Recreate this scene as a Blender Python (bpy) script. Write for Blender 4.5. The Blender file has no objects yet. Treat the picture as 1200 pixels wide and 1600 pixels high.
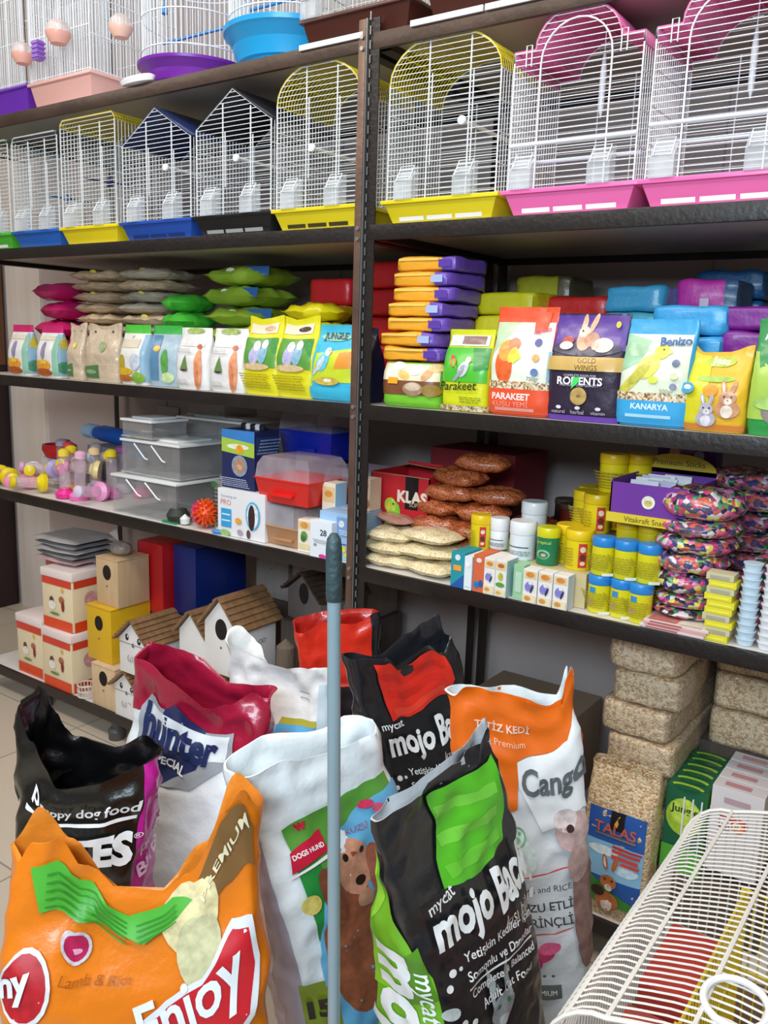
import bpy, bmesh, math, random
from mathutils import Vector, Matrix, noise
from math import pi, sin, cos, sqrt, radians
D = bpy.data
SC = bpy.context.scene
COL = SC.collection

# ------------------------------------------------------------------ camera
cam = D.objects.new('camera', D.cameras.new('camera')); COL.objects.link(cam)
def set_cam(loc, pitch, yaw, roll, fpx):
    F = Vector((sin(yaw)*cos(pitch), cos(yaw)*cos(pitch), sin(pitch)))
    R0 = Vector((cos(yaw), -sin(yaw), 0)); U0 = R0.cross(F)
    R = R0*cos(roll)+U0*sin(roll); U = -R0*sin(roll)+U0*cos(roll)
    m = Matrix((R, U, -F)).transposed().to_4x4(); m.translation = Vector(loc)
    cam.matrix_world = m
    cam.data.sensor_fit = 'HORIZONTAL'; cam.data.sensor_width = 36
    cam.data.lens = fpx/1200*36; cam.data.clip_start = .02
set_cam((1.27672, -1.68849, 1.35541), -.19282, -.61337, .0323, 1341.6)
SC.camera = cam
# ------------------------------------------------------------------ world, lights, exposure
W = D.worlds.new('shop_world'); SC.world = W; W.use_nodes = True
bg = W.node_tree.nodes['Background']; bg.inputs[0].default_value = (1, .92, .90, 1); bg.inputs[1].default_value = .16
def area(name, loc, target, sx, sy, power, col):
    l = D.lights.new(name, 'AREA'); l.shape = 'RECTANGLE'; l.size = sx; l.size_y = sy; l.energy = power; l.color = col
    o = D.objects.new(name, l); COL.objects.link(o); o.location = loc
    o.rotation_euler = (Vector(target)-Vector(loc)).to_track_quat('-Z', 'Y').to_euler()
    return o
area('window_daylight', (1.1, -2.6, 1.95), (-.3, .4, .8), 1.5, .45, 56, (.70, .87, 1))
area('ceiling_tube_light', (-.2, -1.5, 2.9), (-.2, -.7, 0), 2.2, .25, 31, (1, .89, .78))
area('ceiling_tube_light', (1.8, -1.0, 2.9), (1.2, -.4, 0), 1.6, .25, 14, (1, .90, .80))
area('ceiling_tube_light', (-2.4, -1.3, 2.9), (-2.4, -.6, 0), 1.6, .25, 14, (1, .90, .80))
area('ceiling_tube_light', (-.5, -.35, 2.93), (-.5, .3, 2.2), 2.4, .12, 9, (.88, .95, 1))  # added lamp close to the rack, brightens the top cages and upper wall
vs = SC.view_settings
SC.display_settings.display_device = 'sRGB'
vs.view_transform = 'Standard'; vs.look = 'None'; vs.exposure = .12; vs.gamma = 1; vs.use_curve_mapping = False

# ------------------------------------------------------------------ materials
def lin(h):
    h = h.lstrip('#'); r = []
    for i in (0, 2, 4):
        c = int(h[i:i+2], 16)/255
        r.append(c/12.92 if c <= .04045 else ((c+.055)/1.055)**2.4)
    return r
_m = {}
def mat(col, rough=.5, metal=0., coat=0., bump=0., bscale=60, var=.06, vscale=9):
    k = (col, rough, metal, coat, bump, bscale, var, vscale)
    if k in _m: return _m[k]
    m = D.materials.new('surface_'+col.strip('#')); m.use_nodes = True; nt = m.node_tree
    b = nt.nodes['Principled BSDF']; c = lin(col)
    tc = nt.nodes.new('ShaderNodeTexCoord'); n = nt.nodes.new('ShaderNodeTexNoise'); n.inputs['Scale'].default_value = vscale
    n.inputs['Detail'].default_value = 3
    nt.links.new(tc.outputs['Object'], n.inputs['Vector'])
    r = nt.nodes.new('ShaderNodeValToRGB')
    r.color_ramp.elements[0].position = .3; r.color_ramp.elements[1].position = .7
    r.color_ramp.elements[0].color = [x*(1-var) for x in c]+[1]; r.color_ramp.elements[1].color = [min(1, x*(1+var)) for x in c]+[1]
    nt.links.new(n.outputs['Fac'], r.inputs['Fac']); nt.links.new(r.outputs['Color'], b.inputs['Base Color'])
    b.inputs['Roughness'].default_value = rough; b.inputs['Metallic'].default_value = metal; b.inputs['Coat Weight'].default_value = coat
    b.inputs['Coat Roughness'].default_value = .12
    if bump:
        n2 = nt.nodes.new('ShaderNodeTexNoise'); n2.inputs['Scale'].default_value = bscale; n2.inputs['Detail'].default_value = 4
        nt.links.new(tc.outputs['Object'], n2.inputs['Vector'])
        bp = nt.nodes.new('ShaderNodeBump'); bp.inputs['Strength'].default_value = bump; bp.inputs['Distance'].default_value = .01
        nt.links.new(n2.outputs['Fac'], bp.inputs['Height']); nt.links.new(bp.outputs['Normal'], b.inputs['Normal'])
    _m[k] = m; return m
def film(c): return mat(c, .3, 0, .35, .35, 26, .04)
def film2(c): return mat(c, .42, 0, .15, .25, 40, .05)
def card(c): return mat(c, .6, 0, 0, 0, 60, .03)
def plas(c): return mat(c, .33, 0, .1, 0, 60, .02)
def prn(c): return mat(c, .4, 0, .2, 0, 60, .05, 30)
def speck(cols, scale, rough=.4, bump=.5, coat=.3):
    k = (tuple(cols), scale, rough, bump)
    if k in _m: return _m[k]
    m = D.materials.new('speckled_'+cols[0].strip('#')); m.use_nodes = True; nt = m.node_tree; b = nt.nodes['Principled BSDF']
    tc = nt.nodes.new('ShaderNodeTexCoord'); v = nt.nodes.new('ShaderNodeTexVoronoi'); v.inputs['Scale'].default_value = scale
    nt.links.new(tc.outputs['Object'], v.inputs['Vector'])
    s = nt.nodes.new('ShaderNodeSeparateColor'); nt.links.new(v.outputs['Color'], s.inputs[0])
    r = nt.nodes.new('ShaderNodeValToRGB'); r.color_ramp.interpolation = 'CONSTANT'
    e = r.color_ramp.elements; e[0].color = lin(cols[0])+[1]; e[1].position = 1/len(cols); e[1].color = lin(cols[1])+[1]
    for i in range(2, len(cols)):
        x = e.new(i/len(cols)); x.color = lin(cols[i])+[1]
    nt.links.new(s.outputs[0], r.inputs['Fac']); nt.links.new(r.outputs['Color'], b.inputs['Base Color'])
    b.inputs['Roughness'].default_value = rough; b.inputs['Coat Weight'].default_value = coat; b.inputs['Coat Roughness'].default_value = .1
    bp = nt.nodes.new('ShaderNodeBump'); bp.inputs['Strength'].default_value = bump; bp.inputs['Distance'].default_value = .003; bp.invert = True
    nt.links.new(v.outputs['Distance'], bp.inputs['Height']); nt.links.new(bp.outputs['Normal'], b.inputs['Normal'])
    _m[k] = m; return m
def clear(col='#f2f4f6', op=.22, rough=.08):
    k = ('clear', col, op)
    if k in _m: return _m[k]
    m = D.materials.new('clear_plastic'); m.use_nodes = True; nt = m.node_tree; b = nt.nodes['Principled BSDF']
    b.inputs['Base Color'].default_value = lin(col)+[1]; b.inputs['Roughness'].default_value = rough
    t = nt.nodes.new('ShaderNodeBsdfTransparent'); lw = nt.nodes.new('ShaderNodeLayerWeight'); lw.inputs['Blend'].default_value = .35
    tc = nt.nodes.new('ShaderNodeTexCoord'); n = nt.nodes.new('ShaderNodeTexNoise'); n.inputs['Scale'].default_value = 14
    nt.links.new(tc.outputs['Object'], n.inputs['Vector'])
    a = nt.nodes.new('ShaderNodeMath'); a.operation = 'MULTIPLY_ADD'; a.inputs[1].default_value = .26
    nt.links.new(lw.outputs['Fresnel'], a.inputs[0])
    a2 = nt.nodes.new('ShaderNodeMath'); a2.operation = 'MULTIPLY'; a2.inputs[1].default_value = op*2
    nt.links.new(n.outputs['Fac'], a2.inputs[0]); nt.links.new(a2.outputs[0], a.inputs[2])
    mx = nt.nodes.new('ShaderNodeMixShader'); nt.links.new(a.outputs[0], mx.inputs[0]); nt.links.new(t.outputs[0], mx.inputs[1])
    nt.links.new(b.outputs[0], mx.inputs[2]); nt.links.new(mx.outputs[0], nt.nodes['Material Output'].inputs[0])
    _m[k] = m; return m
def wood(c1, c2, sc=1.):
    k = ('wood', c1, c2, sc)
    if k in _m: return _m[k]
    m = D.materials.new('wood_'+c1.strip('#')); m.use_nodes = True; nt = m.node_tree; b = nt.nodes['Principled BSDF']
    tc = nt.nodes.new('ShaderNodeTexCoord'); mp = nt.nodes.new('ShaderNodeMapping'); mp.inputs['Scale'].default_value = (30*sc, 30*sc, 3*sc)
    n = nt.nodes.new('ShaderNodeTexNoise'); n.inputs['Scale'].default_value = 2; n.inputs['Detail'].default_value = 6
    nt.links.new(tc.outputs['Object'], mp.inputs['Vector']); nt.links.new(mp.outputs[0], n.inputs['Vector'])
    r = nt.nodes.new('ShaderNodeValToRGB'); r.color_ramp.elements[0].position = .35; r.color_ramp.elements[1].position = .65
    r.color_ramp.elements[0].color = lin(c1)+[1]; r.color_ramp.elements[1].color = lin(c2)+[1]
    nt.links.new(n.outputs['Fac'], r.inputs['Fac']); nt.links.new(r.outputs['Color'], b.inputs['Base Color'])
    b.inputs['Roughness'].default_value = .6
    _m[k] = m; return m

# ------------------------------------------------------------------ mesh builder
class MB:
    def __init__(s): s.v = []; s.f = []; s.m = []
    def add(s, vs, fs, m=0):
        o = len(s.v); s.v += [tuple(p) for p in vs]; s.f += [tuple(i+o for i in f) for f in fs]
        s.m += m if isinstance(m, list) else [m]*len(fs); return s
    def box(s, x0, x1, y0, y1, z0, z1, m=0):
        v = [(x, y, z) for z in (z0, z1) for y in (y0, y1) for x in (x0, x1)]
        return s.add(v, [(0, 2, 3, 1), (4, 5, 7, 6), (0, 1, 5, 4), (2, 6, 7, 3), (0, 4, 6, 2), (1, 3, 7, 5)], m)
    def cbox(s, cx, cy, cz, sx, sy, sz, m=0): return s.box(cx-sx/2, cx+sx/2, cy-sy/2, cy+sy/2, cz-sz/2, cz+sz/2, m)
    def tube(s, pts, r, n=4, m=0, closed=False):
        P = [Vector(p) for p in pts]; k = len(P); vs = []; up0 = None
        for i, p in enumerate(P):
            if closed: t = P[(i+1) % k]-P[i-1]
            else: t = P[min(i+1, k-1)]-P[max(i-1, 0)]
            t.normalize()
            if up0 is None: up0 = Vector((0, 0, 1)) if abs(t.z) < .9 else Vector((0, 1, 0))
            a = t.cross(up0)
            if a.length < 1e-4: up0 = Vector((1, .01, 0)); a = t.cross(up0)
            a.normalize(); b = t.cross(a); up0 = -b if b.dot(up0) < 0 else b
            b = up0; a = t.cross(b)
            for j in range(n):
                q = 2*pi*(j+.5)/n; vs.append(p+(a*cos(q)+b*sin(q))*r)
        fs = []
        for i in range(k if closed else k-1):
            i2 = (i+1) % k
            for j in range(n):
                j2 = (j+1) % n; fs.append((i*n+j, i*n+j2, i2*n+j2, i2*n+j))
        if not closed: fs += [tuple(range(n)), tuple(reversed(range((k-1)*n, k*n)))]
        return s.add(vs, fs, m)
    def lathe(s, prof, n=24, c=(0, 0, 0), m=0, sx=1, sy=1, ax='z'):
        vs = []; fs = []; k = len(prof)
        for r, z in prof:
            for j in range(n):
                a = 2*pi*j/n; p = (r*cos(a)*sx, r*sin(a)*sy, z)
                if ax == 'y': p = (p[0], p[2], p[1])
                if ax == 'x': p = (p[2], p[1], p[0])
                vs.append((p[0]+c[0], p[1]+c[1], p[2]+c[2]))
        for i in range(k-1):
            for j in range(n):
                j2 = (j+1) % n; fs.append((i*n+j, i*n+j2, (i+1)*n+j2, (i+1)*n+j))
        fs += [tuple(reversed(range(n))), tuple(range((k-1)*n, k*n))]
        ms = m if isinstance(m, int) else sum([[m[i]]*n for i in range(k-1)], [])+[m[0], m[-1]]
        return s.add(vs, fs, ms)
    def prism(s, poly, y0, y1, m=0):
        n = len(poly); vs = [(x, y0, z) for x, z in poly]+[(x, y1, z) for x, z in poly]
        fs = [tuple(range(n)), tuple(reversed(range(n, 2*n)))]+[(i, i+n, (i+1) % n+n, (i+1) % n) for i in range(n)]
        return s.add(vs, fs, m)
    def build(s, name, mats, parent=None, smooth=True, fix=True, bevel=0, ang=38):
        me = D.meshes.new(name); me.from_pydata(s.v, [], s.f)
        mats = mats if isinstance(mats, (list, tuple)) else [mats]
        for m in mats: me.materials.append(m)
        me.polygons.foreach_set('material_index', s.m)
        if fix or bevel:
            bm = bmesh.new(); bm.from_mesh(me)
            if bevel:
                bmesh.ops.bevel(bm, geom=[e for e in bm.edges if len(e.link_faces) == 2 and e.calc_face_angle(0) > .6], offset=bevel, segments=2, affect='EDGES', profile=.6)
            bmesh.ops.recalc_face_normals(bm, faces=bm.faces); bm.to_mesh(me); bm.free()
        if smooth:
            me.polygons.foreach_set('use_smooth', [True]*len(me.polygons)); me.set_sharp_from_angle(angle=radians(ang))
        o = D.objects.new(name, me); COL.objects.link(o)
        if parent: o.parent = parent
        return o
def tag(o, label, cat, group=None):
    o['label'] = label; o['category'] = cat
    if group: o['group'] = group
    return o
def thing(name, label, cat, loc, rz=0, group=None):
    o = D.objects.new(name, None); COL.objects.link(o); o.empty_display_size = .03
    o.location = loc; o.rotation_euler = (0, 0, radians(rz)); return tag(o, label, cat, group)
def struct(o): o['kind'] = 'structure'; return o
def kids(o): return [c for c in D.objects if c.parent == o]
_kids = {}
def dup(root, loc, rz=0, label=None, group=None, scale=None):
    r = root.copy(); COL.objects.link(r); r.location = loc; r.rotation_euler = (0, 0, radians(rz))
    if label: r['label'] = label
    if group: r['group'] = group
    if scale: r.scale = scale
    if root not in _kids: _kids[root] = [(c, kids(c)) for c in kids(root)]
    for c, gs in _kids[root]:
        c2 = c.copy(); COL.objects.link(c2); c2.parent = r
        for g in gs:
            g2 = g.copy(); COL.objects.link(g2); g2.parent = c2
    return r

# ------------------------------------------------------------------ printed artwork on surfaces
_tx = {}
def textmesh(s, bold=0., shear=0.):
    k = (s, bold, shear)
    if k not in _tx:
        cu = D.curves.new('lettering', 'FONT'); cu.body = s; cu.size = 1; cu.offset = bold; cu.shear = shear; cu.resolution_u = 3
        ob = D.objects.new('lettering', cu); me = D.meshes.new_from_object(ob)
        vs = [(v.co.x, v.co.y) for v in me.vertices]; fs = [tuple(p.vertices) for p in me.polygons]
        x0 = min(v[0] for v in vs); x1 = max(v[0] for v in vs); y0 = min(v[1] for v in vs); y1 = max(v[1] for v in vs)
        w = x1-x0
        _tx[k] = ([((v[0]-(x0+x1)/2)/w, (v[1]-(y0+y1)/2)/w) for v in vs], fs)
        D.objects.remove(ob); D.meshes.remove(me)
    return _tx[k]
def decal(name, surf, Wd, H, items, parent, step=None, base=.0010, lay=.00035):
    """items are in fractions of the panel: u 0..1 across, v 0..1 up"""
    mb = MB(); mats = []
    for li, it in enumerate(items):
        k, c = it[0], it[1]; m = (mat(c, .4, 0, .2, 0, 60, .20, 75) if k == 'e' else prn(c)) if isinstance(c, str) else c
        if m not in mats: mats.append(m)
        mi = mats.index(m)
        if k == 'p': vs = [((u-.5)*Wd, v*H) for u, v in it[2]]; fs = [tuple(range(len(vs)))]
        elif k == 'r':
            u0, v0, u1, v1 = it[2:6]; vs = [((u-.5)*Wd, v*H) for u, v in ((u0, v0), (u1, v0), (u1, v1), (u0, v1))]; fs = [(0, 1, 2, 3)]
        elif k == 'e':
            u, v, ru, rv = it[2:6]; a = radians(it[6]) if len(it) > 6 else 0; vs = []
            for i in range(18):
                q = 2*pi*i/18; x = ru*Wd*cos(q); y = rv*Wd*sin(q)
                vs.append(((u-.5)*Wd+x*cos(a)-y*sin(a), v*H+x*sin(a)+y*cos(a)))
            fs = [tuple(range(18))]
        elif k == 't':
            s, u, v, wd = it[2:6]; rot = radians(it[6]) if len(it) > 6 else 0; bold = it[7] if len(it) > 7 else 0
            shear = it[8] if len(it) > 8 else 0; hs = it[9] if len(it) > 9 else 1
            tv, fs = textmesh(s, bold, shear); wd *= Wd
            vs = [((u-.5)*Wd+x*wd*cos(rot)-y*wd*hs*sin(rot), v*H+x*wd*sin(rot)+y*wd*hs*cos(rot)) for x, y in tv]
        if step:
            bm = bmesh.new(); bv = [bm.verts.new((x, y, 0)) for x, y in vs]
            for f in fs:
                try: bm.faces.new([bv[i] for i in f])
                except ValueError: pass
            xs = [v[0] for v in vs]; ys = [v[1] for v in vs]
            for ax, lo, hi in ((0, min(xs), max(xs)), (1, min(ys), max(ys))):
                i = math.ceil(lo/step)
                while i*step < hi:
                    co = [0, 0, 0]; co[ax] = i*step; no = [0, 0, 0]; no[ax] = 1
                    bmesh.ops.bisect_plane(bm, geom=bm.verts[:]+bm.edges[:]+bm.faces[:], plane_co=co, plane_no=no); i += 1
            bm.verts.index_update(); vs = [(v.co.x, v.co.y) for v in bm.verts]; fs = [tuple(v.index for v in f.verts) for f in bm.faces]; bm.free()
        mb.add([surf(x, z, base+lay*li) for x, z in vs], fs, mi)
    return mb.build(name, mats, parent, smooth=bool(step), fix=False, ang=80)
def flat(o, ux, uz):
    o = Vector(o); ux = Vector(ux).normalized(); uz = Vector(uz).normalized(); n = ux.cross(uz)
    return lambda x, z, off: o+ux*x+uz*z+n*off
def bird(u, v, s, body, head, wing, flip=1, beak='#d8a050'):
    f = flip
    return [('e', wing, u-.55*s*f, v-.34*s, .5*s, .13*s, 50*f), ('e', body, u-.12*s*f, v, .40*s, .60*s, -25*f), ('e', wing, u-.25*s*f, v-.08*s, .2*s, .45*s, -28*f),
            ('e', head, u+.16*s*f, v+.42*s, .24*s, .24*s), ('e', beak, u+.38*s*f, v+.38*s, .08*s, .06*s), ('e', '#201818', u+.22*s*f, v+.48*s, .035*s, .035*s)]
def furry(u, v, s, c1, c2, ears=True, eye='#1d1512'):
    L = []
    if ears: L += [('e', c1, u-.22*s, v+.42*s, .11*s, .34*s, 14), ('e', c1, u+.2*s, v+.42*s, .11*s, .34*s, -14), ('e', c2, u-.22*s, v+.42*s, .05*s, .24*s, 14)]
    return L+[('e', c1, u, v-.35*s, .52*s, .42*s), ('e', c2, u, v-.42*s, .26*s, .3*s), ('e', c1, u, v+.05*s, .36*s, .32*s), ('e', c2, u+.03*s, v-.06*s, .17*s, .16*s),
              ('e', eye, u-.14*s, v+.1*s, .045*s, .05*s), ('e', eye, u+.17*s, v+.1*s, .045*s, .05*s), ('e', '#8a4a44', u+.03*s, v-.02*s, .035*s, .025*s)]
def textlines(c, u0, u1, v0, v1, n, seed=0):
    r = random.Random(seed); L = []; st = (v1-v0)/n
    for i in range(n):
        a = v0+i*st; x = u0
        while x < u1-.02:
            b = min(u1, x+r.uniform(.04, .12)); L.append(('r', c, x, a, b, a+st*.42)); x = b+.015
    return L

# ------------------------------------------------------------------ generic soft goods
def sm(t): t = max(0, min(1, t)); return t*t*(3-2*t)
def ip(L, u):
    if not L: return 0
    if u <= L[0][0]: return L[0][1]
    for (a, p), (b, q) in zip(L, L[1:]):
        if u <= b: return p+(q-p)*sm((u-a)/(b-a))
    return L[-1][1]
class Bag:
    def __init__(s, w, d, h, leanx=0, leany=0, topd=.06, n=4., belly=.06, pF=None, pB=None, amp=.003, seed=0, fq=9., wv=None, close=.5, pw=5):
        s.w, s.d, s.h, s.lx, s.ly, s.topd, s.n, s.belly, s.pF, s.pB, s.amp, s.seed, s.fq, s.close, s.pw = w, d, h, leanx, leany, topd, n, belly, pF, pB, amp, seed, fq, close, pw
        s.wv = wv or [(0, .94), (.3, 1), (1, 1)]
    def pt(s, cx, cy, v, off=0.):
        a = s.w/2*ip(s.wv, v); b = s.d/2*(1-(1-s.topd)*sm((v-s.close)/(1-s.close)))*(.86+.14*sm(v/.1)+s.belly*sin(pi*min(1, v/.8)))
        nx = (abs(cx)**(s.n-1))*(1 if cx > 0 else -1)/a; ny = (abs(cy)**(s.n-1))*(1 if cy > 0 else -1)/max(b, .012)
        l = sqrt(nx*nx+ny*ny) or 1; nx /= l; ny /= l
        u = (cx+1)/2; t = sm((cy+1)/2)
        z = v*s.h+(ip(s.pF, u)*(1-t)+ip(s.pB, u)*t)*v**s.pw
        x = a*cx; y = b*cy
        q = Vector((x*s.fq+s.seed*7.3, y*s.fq*1.5+s.seed, z*s.fq)); k = s.amp*min(1, v*6)*(1+1.6*v**3)
        ds = k*(noise.noise(q)+.9*(.5-abs(noise.noise(q*2.1+Vector((3, 9, 1))))*2)*.6+.14*noise.noise(q*4.3))
        e = ds+off
        return Vector((x+nx*e+s.lx*v, y+ny*e+s.ly*v, z))
    def front(s, x, z, off):
        v = z/s.h; cx = max(-.999, min(.999, x/(s.w/2))); return s.pt(cx, -(1-abs(cx)**s.n)**(1/s.n), v, off)
    def side(s, sg):
        def f(x, z, off):   # x along depth, -d/2 = towards the front on the right side, mirrored on the left
            v = z/s.h; cy = max(-.999, min(.999, x/(s.d/2)*sg)); return s.pt(sg*(1-abs(cy)**s.n)**(1/s.n), cy, v, off)
        return f
    def body(s, name, mats, parent, M=44, nv=22, colfn=None, lining=None):
        mb = MB(); vs = []; fs = []; ms = []
        ang = [2*pi*(j+.5)/M for j in range(M)]
        cs = [((1 if cos(a) > 0 else -1)*abs(cos(a))**(2/s.n), (1 if sin(a) > 0 else -1)*abs(sin(a))**(2/s.n)) for a in ang]
        rows = [i/nv for i in range(nv+1)]
        for v in rows: vs += [s.pt(cx, cy, v) for cx, cy in cs]
        for i in range(nv):
            for j in range(M):
                j2 = (j+1) % M; fs.append((i*M+j, i*M+j2, (i+1)*M+j2, (i+1)*M+j))
                ms.append(colfn((cs[j][0]+cs[j2][0])/2, (cs[j][1]+cs[j2][1])/2, rows[i]+.5/nv) if colfn else 0)
        fs.append(tuple(reversed(range(M)))); ms.append(ms[0])
        mats = list(mats)
        if lining:      # inner face of the film where the mouth shows it
            o = len(vs); li = len(mats); mats.append(lining); k = max(3, nv//3)
            for i in range(k+1):
                v = rows[nv-i]; vs += [s.pt(cx*.97, cy*.97, v, -.0012*(i > 0)) for cx, cy in cs]
            top = nv*M
            for i in range(k):
                for j in range(M):
                    j2 = (j+1) % M; a = o+i*M; fs.append((a+j, a+j2, a+M+j2, a+M+j)); ms.append(li)
            for j in range(M):
                j2 = (j+1) % M; fs.append((top+j, top+j2, o+j2, o+j)); ms.append(li)
            fs.append(tuple(o+k*M+j for j in range(M))); ms.append(li)
        mb.add(vs, fs, ms); return mb.build(name, mats, parent, fix=False, ang=60)
def softbox(name, w, d, h, mats, parent=None, n=8., amp=.002, seed=0, sub=8, colfn=None, fq=14.):
    bm = bmesh.new(); bmesh.ops.create_cube(bm, size=2); bmesh.ops.subdivide_edges(bm, edges=bm.edges[:], cuts=sub, use_grid_fill=True)
    for v in bm.verts:
        p = v.co; mx = max(abs(p.x), abs(p.y), abs(p.z)); s = mx/((abs(p.x)**n+abs(p.y)**n+abs(p.z)**n)**(1/n)); q = p*s
        r = Vector((q.x*w/2, q.y*d/2, (q.z+1)*h/2)); e = noise.noise(r*fq+Vector((seed*5.1, seed, 0)))+.5*noise.noise(r*fq*2.3+Vector((seed, 3, 1)))
        nn = Vector((q.x/w, q.y/d, q.z/h)).normalized(); r += nn*e*amp
        r.z = max(0, r.z); v.co = r
    me = D.meshes.new(name); bm.to_mesh(me); bm.free()
    mats = mats if isinstance(mats, list) else [mats]
    for m in mats: me.materials.append(m)
    if colfn:
        for p in me.polygons: p.material_index = colfn(p.center.x/(w/2), p.center.y/(d/2), p.center.z/h)
    me.polygons.foreach_set('use_smooth', [True]*len(me.polygons)); me.set_sharp_from_angle(angle=radians(50))
    o = D.objects.new(name, me); COL.objects.link(o)
    if parent: o.parent = parent
    return o
def pillow(name, w, d, t, mats, parent=None, seed=0, N=14, amp=.002, flange=.10, colfn=None, rd=0.):
    """a filled sachet lying flat, crimped at its two short ends"""
    mb = MB(); mats = mats if isinstance(mats, list) else [mats]; idx = {}; vs = []; fs = []; ms = []
    def P(i, j, sg):
        x = -1+2*i/N; y = -1+2*j/N; e = max(0, 1-abs(x)**3.2/(1-flange)**3.2) if abs(x) < 1-flange else 0
        th = t/2*e**.42*(max(0, 1-abs(y)**3.2))**.48
        q = Vector((x*2.1+seed*3.7, y*2+seed, sg*2)); nz = noise.noise(q)+.6*noise.noise(q*2.6)
        xx = x*(1-rd+rd*sqrt(1-y*y/2)); yy = y*(1-rd+rd*sqrt(1-x*x/2))
        return Vector((xx*w/2*(1+.03*nz), yy*d/2*(1-.10*(1-e)+.03*nz), max(.0006, t/2+sg*th*(1+.25*nz)+amp*nz*(1 if sg > 0 else 0))))
    for sg in (1, -1):
        for i in range(N+1):
            for j in range(N+1):
                b = i in (0, N) or j in (0, N)
                if b and sg < 0: idx[(i, j, -1)] = idx[(i, j, 1)]; continue
                idx[(i, j, sg)] = len(vs); vs.append(P(i, j, sg))
        for i in range(N):
            for j in range(N):
                f = (idx[(i, j, sg)], idx[(i+1, j, sg)], idx[(i+1, j+1, sg)], idx[(i, j+1, sg)])
                fs.append(f if sg > 0 else f[::-1]); ms.append(colfn(-1+2*(i+.5)/N, -1+2*(j+.5)/N, sg) if colfn else 0)
    mb.add(vs, fs, ms); return mb.build(name, mats, parent, fix=False, ang=70)
NTH = ['topmost', 'second from top', 'third from top', 'fourth from top', 'fifth from top', 'sixth from top', 'seventh from top', 'eighth from top', 'ninth from top', 'tenth from top', 'eleventh from top']
def rank(i, n): return 'lowest' if i == 0 and n <= 11 else NTH[n-1-i]

# ------------------------------------------------------------------ room
ZA, ZB, ZC, ZD, ZE = 2.045, 1.63, 1.21, .801, .113
fl = MB(); fl.box(-4.5, 3.2, -3.2, .75, -.05, 0)
tile = D.materials.new('floor_tiles'); tile.use_nodes = True
nt = tile.node_tree; b = nt.nodes['Principled BSDF']; tc = nt.nodes.new('ShaderNodeTexCoord'); br = nt.nodes.new('ShaderNodeTexBrick')
br.offset = 0; br.inputs['Scale'].default_value = 1; br.inputs['Brick Width'].default_value = .6; br.inputs['Row Height'].default_value = .6
br.inputs['Mortar Size'].default_value = .003; br.inputs['Color1'].default_value = lin('#c9bba9')+[1]; br.inputs['Color2'].default_value = lin('#c4b6a4')+[1]; br.inputs['Mortar'].default_value = lin('#93887b')+[1]
nt.links.new(tc.outputs['Object'], br.inputs['Vector']); nt.links.new(br.outputs['Color'], b.inputs['Base Color']); b.inputs['Roughness'].default_value = .35
struct(fl.build('floor', tile, smooth=False))
c_ = MB(); c_.box(-4.5, 3.2, -3.2, .75, 3.0, 3.05); struct(c_.build('ceiling', mat('#d9d8d4', .8), smooth=False))
wl = MB(); wl.box(-2.35, 3.2, .70, .75, 0, 3.0); wl.box(-4.5, -2.62, .70, .75, 0, 3.0); struct(wl.build('wall_back', mat('#b0a39f', .75, 0, 0, .1, 40, .04, 2), smooth=False))
tr = MB(); tr.box(-2.62, -2.35, .68, .75, 0, 3.0); struct(tr.build('trim_1', wood('#d8cbbf', '#e2d8d0', .3), smooth=False))
ww = MB(); ww.box(-4.55, -4.5, -3.2, .75, 0, 3.0); struct(ww.build('wall_left', mat('#9a8f88', .8), smooth=False))
tg = MB()
for x in (-1.52, -.62, .62): tg.box(x, x+.004, .697, .70, 0, 2.4)
struct(tg.build('trim_2', mat('#8f8a92', .7), smooth=False))

# things left of the rack
t = thing('cabinet', 'brown wooden cabinet standing left of the pale strip of wall', 'cabinet', (-3.05, .52, 0))
MB().box(-.40, .40, -.16, .16, 1.20, 2.1).build('cabinet_body', wood('#6b4630', '#7d5439'), t, bevel=.004)
m_ = MB()
for x in (-.40, .37): m_.box(x, x+.03, -.16, .16, 0, 1.2)
m_.box(-.37, .37, .13, .16, .0, 1.2); m_.build('cabinet_leg', mat('#2a1518', .7), t)
MB().box(.385, .402, -.165, -.16, .62, 1.19).build('curtain', mat('#5c1020', .8), t)
t = thing('basket_rack', 'narrow dark wire rack of nested pet bowls left of the shelving', 'rack', (-2.72, .19, 0))
m_ = MB()
for x in (-.16, .10):
    for y in (-.14, .14): m_.tube([(x, y, 0), (x, y, .70)], .008, 6)
for z in (.04, .70):
    m_.tube([(-.16, -.14, z), (.10, -.14, z), (.10, .14, z), (-.16, .14, z)], .006, 6, closed=True)
m_.box(-.16, .10, -.14, .14, .035, .045); m_.build('frame', mat('#15161a', .5), t)
bc = [('#2459b8', 'blue'), ('#d9d4c4', 'cream'), ('#c2a815', 'yellow'), ('#2459b8', 'blue'), ('#dcd7c8', 'cream'), ('#c2a815', 'yellow'), ('#e6e2d6', 'white')]
for i, (c, nm) in enumerate(bc):
    m_ = MB(); m_.lathe([(.055, 0), (.075, .01), (.098, .07), (.104, .074), (.100, .078), (.090, .072), (.068, .014), (.0, .012)], 28, sy=.9)
    o = m_.build('pet_bowl', plas(c), None); o.location = (-2.73, .19, .047+i*.079)
    tag(o, f'{nm} plastic pet bowl in the rack left of the shelving, {rank(i, 7)}', 'bowl', 'nested bowls at the left edge')

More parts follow.
